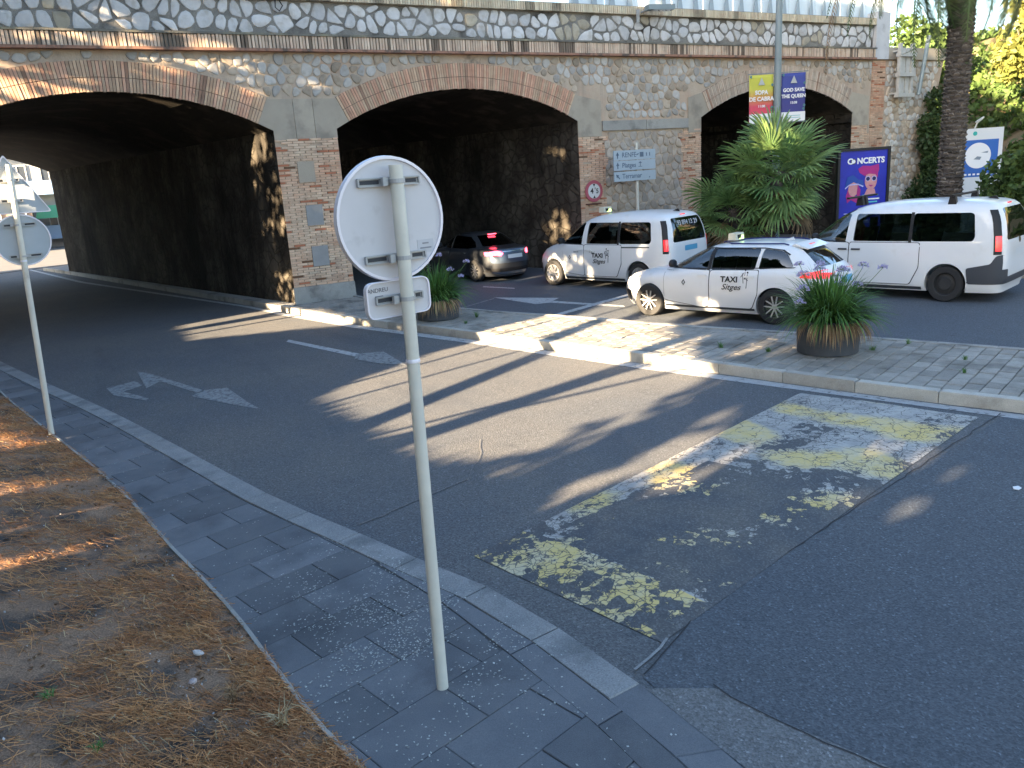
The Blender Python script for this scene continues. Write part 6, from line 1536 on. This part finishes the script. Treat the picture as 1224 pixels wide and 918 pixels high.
# far pavement in front of the hill and wall
fp = MB(); fp.prism([(19.0, -10.7), (18.7, -3.4), (20.0, -1.2), (28, -.05), (31.2, .2), (28.7, -3), (26.2, -6.5), (24.7, -9.5), (24.2, -14), (24.2, -30), (20.5, -30), (19.2, -18)], 0, .12)
tag(fp.build('far_pavement', M_CONC, fix=True), kind='structure')
isl = MB(); isl.prism([(15.2, -2.6), (15.6, -4.9), (16.6, -6.0), (17.4, -5.6), (17.2, -3.9), (16.4, -2.4)], 0, .14); tag(isl.build('palm_bed', mk('bed_soil', (.09, .08, .045), (.08, .11, .04), 3, fine=.3), fix=True), kind='structure')
def leafy(name, label, cat, blobs, per, L, Wd, mat, group=None, kind=None, loc=(0, 0, 0), trunk=None, shell=.5):
    C = clump_points(blobs, per, shell); Pq = cards(C-np.array(loc), L, Wd); t = None
    if trunk:
        t = thing(name, label, cat, loc, 0, group); o = quads('crown', Pq, mat, t); m = MB()
        for pts, rad in trunk: m.tube([tuple(Vector(p)-Vector(loc)) for p in pts], rad, 10)
        m.build('trunk', M_BARK, t, smooth=60); return t
    o = quads(name, Pq, mat); o.location = loc; tag(o, label, cat, group, kind); return o
# ivy over the end of the wing wall and bushes on the slope
b = []
for i in range(26):
    u = random.random(); z = .3+u*4.6; x = 29.6+z*.23+random.uniform(-.4, .5); b.append((x, -.35-random.uniform(0, .5), z, .5, .35, .5))
leafy('ivy', 'dark green ivy hanging over the end of the wing wall', 'ivy', b, 900, .16, .11, M_LEAFD, loc=(30.3, -.4, 0))
for (x, y, r, h, lab, mt, per) in [(20.9, -9.35, .95, 3.1, 'big leafy shrub at the right edge in front of the blue panel', M_LEAF, 1300), (25.2, -7.6, 1.3, 2.0, 'broad shrub on the slope right above the blue panel', M_LEAFD, 700),
                             (27.2, -5.2, 1.3, 2.0, 'dense green shrub on the slope left of the palm trunk top', M_LEAF, 700), (24.9, -10.4, 1.3, 3.4, 'tall shrub at the foot of the slope by the right frame edge', M_LEAFD, 800)]:
    z0 = hill_z(x, y); leafy('shrub', lab, 'shrub', [(x, y, z0+h*.25, r, r, h*.3)]+blobs_in((x, y, z0+h*.5), (r, r, h*.5), 14, .5), per, .15, .10, mt, 'shrubs by the slope', loc=(x, y, z0))
# ground cover on the slope
C = []
while len(C) < 26000:
    x = random.uniform(25, 52); y = random.uniform(-14, 12); z = hill_z(x, y)
    if z < .12 or (y > -.2 and x < 31.3): continue
    n_ = pnoise(Vector((x*.45, y*.45, 7)))
    if n_ < -.25: continue
    C.append((x, y, z+random.uniform(0, .35+.8*max(0, n_))))
C = np.array(C); near = C[:, 1] < 20
tn = (RNG.uniform(.6, 1.4, len(C)))[:, None]*np.ones((1, 3))
tag(quads('slope_ground_cover', cards(C, .34, .22), M_LEAF, None, tn), 'green creepers and low bushes covering the slope right of the bridge', 'ground cover', kind='stuff')
# trees high on the slope
hz = [(33, 3, 'yellow green tree catching the sun above the palm trunk', M_LEAFY, 1.9, 3.2), (36, -1, 'bright loose tree high on the slope in the corner', M_LEAFY, 2.3, 3.6), (40, -6, 'sunlit tree farther right on the slope', M_LEAFY, 2.4, 3.4),
      (33.5, -4.5, 'green tree halfway up the slope right of the tall palm', M_LEAF, 1.6, 2.2), (44, 2, 'pale tree behind the others on top of the slope', M_LEAFY, 2.8, 4.4), (38, 6, 'rounded tree on the crest behind the wing wall', M_LEAF, 2.2, 3.4)]
for x, y, lab, mt, r, h in hz:
    z0 = hill_z(x, y); leafy('hillside_tree', lab, 'tree', blobs_in((x, y, z0+h), (r, r, r*.9), 16, .45), 260, .30, .2, mt, 'trees on the slope', loc=(x, y, z0),
                             trunk=[([(x, y, z0-.2), (x+.1, y, z0+h*.5), (x+.2, y+.1, z0+h)], [.16, .12, .06]), ([(x+.05, y, z0+h*.5), (x+.8, y-.3, z0+h*1.1)], [.07, .03]), ([(x+.05, y, z0+h*.45), (x-.8, y+.3, z0+h*1.05)], [.07, .03])])
for x, y, lab, H in [(29.8, -6.8, 'brown bare trunk standing on the slope just right of the tall palm', 9.5), (31.8, -9.4, 'second brown palm trunk on the slope by the right corner', 9.0)]:
    z0 = hill_z(x, y); t = date_palm('date_palm', lab, (x, y, z0-.1), H-z0, .24, 26, int(x), 2.6)
# buildings beyond
def building(name, label, x0, x1, y0, y1, H, col, floors, win, az=0, balc=None):
    t = thing(name, label, 'building', ((x0+x1)/2, y0, 0)); cx = (x0+x1)/2
    wm = mk('render_wall', col, tuple(c*.9 for c in col), .6); m = MB(); m.box((x0-cx, 0, 0), (x1-cx, y1-y0, H)); m.build('wall', wm, t)
    m = MB(); m.box((x0-cx-.3, -.3, H), (x1-cx+.3, y1-y0+.3, H+.3)); m.build('roof', M_CONC, t)
    gm = mk('window_glass', (.05, .06, .08), rough=.1, spec=.8); fm = mk('window_frame', (.5, .5, .5)); n = win; fh = H/floors; mw_ = None
    for f in range(floors):
        for i in range(n):
            x = x0-cx+(x1-x0)*(i+.5)/n; z = fh*f+fh*.35; w = min(1.1, (x1-x0)/n*.5)
            o = bpy.data.objects.new('window', mw_) if mw_ else None
            if mw_ is None:
                q = MB(); q.box((-w/2, -.04, 0), (w/2, .0, fh*.5)); mw_ = q.mesh('window'); mw_.materials.append(gm); q = MB()
                q.box((-w/2-.08, -.08, -.08), (w/2+.08, -.0, 0)); q.box((-w/2-.08, -.08, fh*.5), (w/2+.08, 0, fh*.5+.08)); q.box((-w/2-.08, -.08, 0), (-w/2, 0, fh*.5)); q.box((w/2, -.08, 0), (w/2+.08, 0, fh*.5)); q.box((-.03, -.07, 0), (.03, 0, fh*.5)); mf_ = q.mesh('window_frame'); mf_.materials.append(fm); o = bpy.data.objects.new('window', mw_)
            link(o, t); o.location = (x, 0, z); o2 = bpy.data.objects.new('window_frame', mf_); link(o2, o)
        if balc: q = MB(); q.box((x0-cx+.3, -1.1, fh*f+fh*.2), (x1-cx-.3, 0, fh*f+fh*.2+.15)); q.box((x0-cx+.3, -1.1, fh*f+fh*.2+.15), (x1-cx-.3, -1.05, fh*f+fh*.2+1.0)); q.build('balcony', balc, t)
    return t
building('apartment_block', 'white apartment block with blue balconies seen through the left tunnel', -17, 3.0, 50, 60, 13, (.36, .37, .38), 4, 10, balc=mk('blue_balcony', (.25, .38, .58)))
building('apartment_block', 'peach coloured house seen low through the left tunnel', -9, -1.5, 44, 49, 3.2, (.36, .26, .19), 1, 5)
building('apartment_block', 'sunlit cream building rising behind the end of the bridge', 36.5, 47, 14, 26, 16, (.72, .68, .60), 5, 4)
# bright street beyond the tunnel
aw = MB(); aw.prismxz([(-1.6, 2.2), (1.6, 2.2), (1.3, 3.1), (-1.3, 3.1)], -1.2, 0); t = thing('shop_awning', 'green awning on the far house seen through the left tunnel', 'awning', (.2, 48.9, 0)); aw.build('awning_cloth', mk('green_awning', (.10, .38, .25)), t, fix=True)
fc = MB(); fc.prism([(-40, 28), (-5, 24), (4, 30), (4, 48), (-30, 48)], 0, .03); tag(fc.build('far_street', mk('pale_street', (.16, .155, .15), (.13, .13, .13), .8), fix=True), kind='structure')

#==SHADE TREES (left of the road, their crowns shade the street; gaps cut to shape the sun patches)
ca, sa, ce, se = math.cos(SUN_AZ), math.sin(SUN_AZ), math.cos(SUN_EL), math.sin(SUN_EL)
def inpoly(v, q, P):
    c = np.zeros(len(v), bool); n = len(P)
    for i in range(n):
        (x0, y0), (x1, y1) = P[i], P[(i+1) % n]; cond = ((y0 > q) != (y1 > q)); xi = (x1-x0)*(q-y0)/((y1-y0) or 1e-9)+x0; c ^= cond & (v < xi)
    return c
box_ = lambda v0, v1, q0, q1: [(v0, q0), (v1, q0), (v1, q1), (v0, q1)]
F, H_, M_, L_ = 1.0, .97, .94, .88        # open, mostly open, half, faint (share of leaves missing in the gap)
GAPS = [([(-9.9, .12), (-11.4, .04), (-13.4, -.06), (-14.0, -.02), (-14.12, 1.05), (-13.3, 1.38), (-12.2, 1.58), (-11.2, 1.75), (-11.0, 2.1), (-10.2, 2.3), (-9.9, 2.9), (-8.7, 2.95), (-8.2, 2.45), (-8.9, 1.85), (-9.0, 1.3), (-9.1, .8), (-9.5, .4)], F),
        (box_(-12.2, -11.2, 2.15, 2.5), L_), (box_(-13.2, -12.85, 1.6, 1.9), M_), (box_(-14.2, -13.85, 1.25, 1.75), M_), (box_(-11.95, -11.6, 1.72, 2.1), M_), (box_(-14.7, -14.4, 1.4, 1.7), L_), (box_(-12.8, -12.0, 2.75, 3.2), L_),
        ([(-.75, .50), (-3.2, .36), (-4.9, 1.09), (-3.1, 1.2), (-.7, 1.08)], F), ([(-3.5, .8), (-5.6, .8), (-7.2, 1.1), (-5.0, 1.2)], M_),
        (box_(-6.6, -4.9, 2.6, 3.4), M_), (box_(-3.4, -2.2, 2.7, 3.35), H_), (box_(-3.3, -2.0, 3.8, 5.1), M_),
        (box_(-1.35, -.35, 1.15, 2.1), H_), (box_(-1.25, .2, 2.7, 5.5), M_), (box_(-1.8, -1.3, 3.2, 4.2), M_),
        (box_(-.9, 1.6, 4.9, 5.8), M_), (box_(-1.4, 1.8, 6.0, 7.4), M_), (box_(-3.2, -1.5, 6.6, 7.0), L_),
        (box_(-14.9, -14.25, -.05, .95), H_), (box_(-15.5, -15.15, -.05, .85), H_), (box_(-16.2, -15.35, -.2, .12), M_), (box_(-16.3, -15.5, .15, .5), H_), 
        (box_(-18.5, -17.1, .25, .8), L_), (box_(-9.1, -6.6, -.90, -.75), F), (box_(-6.4, -5.0, -.86, -.73), F), (box_(-10.1, -9.6, -.95, -.82), H_), (box_(-11.1, -10.6, -.94, -.78), F), (box_(-13.4, -12.4, -.90, -.84), F), (box_(-13.1, -12.2, -.96, -.86), F), (box_(-12.3, -11.9, -.88, -.76), H_),
        (box_(-9.9, -8.9, 6.8, 7.5), H_), (box_(-12.5, -10, 3.4, 3.9), L_), (box_(-8.5, -7.6, 3.2, 3.7), M_)]
def carve(C):  # drops leaves along chosen sun rays so lit patches fall as drawn
    s = C[:, 0]*ca+C[:, 1]*sa; v = -C[:, 0]*sa+C[:, 1]*ca; q = s*se+C[:, 2]*ce; keep = np.ones(len(C), bool)
    wob = .10*np.sin(q*9+v*3)
    for P, pr in GAPS:
        g = np.zeros(len(C), bool); e = .14 if pr >= .99 else (.10 if pr > .96 else .06)
        for dv, dq in ((0, 0), (e, 0), (-e, 0), (0, e), (0, -e), (e*.7, e*.7), (-e*.7, e*.7), (e*.7, -e*.7), (-e*.7, -e*.7)): g |= inpoly(v+wob*.4+dv, q+dq, P)
        keep &= ~(g & (RNG.random(len(C)) < pr))
    return keep
def shade_tree(label, x, y, H, r, z0, n, per, mat, name='shade_tree', gap_trunk=True):
    bl = []
    for i in range(n):
        a = random.uniform(0, 6.283); u = random.random(); z = z0+(H-z0)*random.random(); rr = r*math.sqrt(random.random())*(1 if z < H*.7 else .7); bl.append((x+math.cos(a)*rr, y+math.sin(a)*rr, z, 1.25, 1.25, .95))
    C = clump_points(bl, per, .2); C = C[(C[:, 2] > .15) & (C[:, 0] < -5.2)]; C = C[carve(C)]
    t = thing(name, label, 'tree', (x, y, 0), 0, 'trees shading the street'); quads('crown', cards(C-np.array((x, y, 0)), .36, .26), mat, t)
    if gap_trunk:
        m = MB(); m.tube([(0, 0, 0), (.1, .1, H*.5), (0, 0, H*.85)], [.22, .17, .07], 12); m.build('trunk', M_BARK, t, smooth=60)
    return t
specs = [(-9.5, -26.5, 12, 3.2), (-9, -21.5, 13, 3.2), (-10, -16.0, 15, 3.3), (-9.5, -9.0, 17, 3.0), (-10.5, -4.5, 19, 3.3), (-11, 1.0, 20, 3.4), (-14, -12.5, 17, 3.4), (-15, -3.0, 21, 3.6), (-13, -19, 14, 3.2), (-12, 6.5, 19, 3.0)]
labs = ['nearest the viewer', 'behind the dirt bank', 'with the lowest crown by the bank', 'by the left road edge', 'tall one facing the middle pier', 'tallest beside the left tunnel mouth', 'in the second row by the bank', 'in the second row near the bridge', 'in the second row, low and dense', 'close against the bridge wall']
for (x, y, H, r), l in zip(specs, labs): shade_tree('leafy street tree '+l+', outside the frame on the left, crown cut to shape the sun patches', x, y, H, r, .9, int(26*r*r*H/30), 420, M_LEAFD, gap_trunk=False if -13 < y < -6 else True)
# hedge put in unseen to block the low sun under the crowns
bl = [(-8.3+random.uniform(-.6, .6), y, z, .9, .9, .8) for y in np.arange(-29, 4.5, .55) for z in (.6, 1.5, 2.4, 3.2)]
C = clump_points(bl, 420, .1); C = C[(C[:, 2] > .02)]; C = C[carve(C)]; t = thing('shade_hedge', 'long leafy hedge added to block low sun beneath the street trees on the left, outside the frame', 'shade_hedge', (-8.3, -12, 0)); quads('foliage', cards(C-np.array((-8.3, -12, 0)), .30, .22), M_LEAFD, t)
# leaning trunk and thin stems whose shadows cross the lit asphalt
def stem(m, p0, p1, r, s0=-9.0):
    pts = []
    for v, q in (p0, p1):
        z = (q-s0*se)/ce; pts.append((s0*ca-v*sa, s0*sa+v*ca, z))
    a, b = Vector(pts[0]), Vector(pts[1]); d = b-a; a2 = a-d*(a.z/max(.3, d.z)) if d.z > .3 and a.z/d.z < 4 else a
    m.tube([tuple(a2), tuple(a), tuple(b), tuple(b+d*.8)], [r*1.1, r, r*.9, r*.6], 10)
t = thing('leaning_tree', 'bare leaning trunks at the left verge casting bars of shadow, outside the frame', 'tree', (0, 0, 0)); m = MB()
stem(m, (-11.55, .2), (-10.3, 1.7), .15); m.build('trunk', M_BARK, t, smooth=60)
for a, b, r in (((-12.78, .05), (-12.95, 1.2), .035), ((-12.3, .03), (-12.95, 1.0), .035), ((-10.37, .5), (-10.40, 2.0), .035), ((-12.6, .1), (-13.6, 1.1), .04), ((-1.6, .4), (-1.9, 1.2), .10), ((-2.3, .4), (-2.5, 1.2), .07), ((-9.6, .5), (-9.3, 2.2), .04)):
    m = MB(); stem(m, a, b, r); m.build('branch', M_BARK, t, smooth=60)
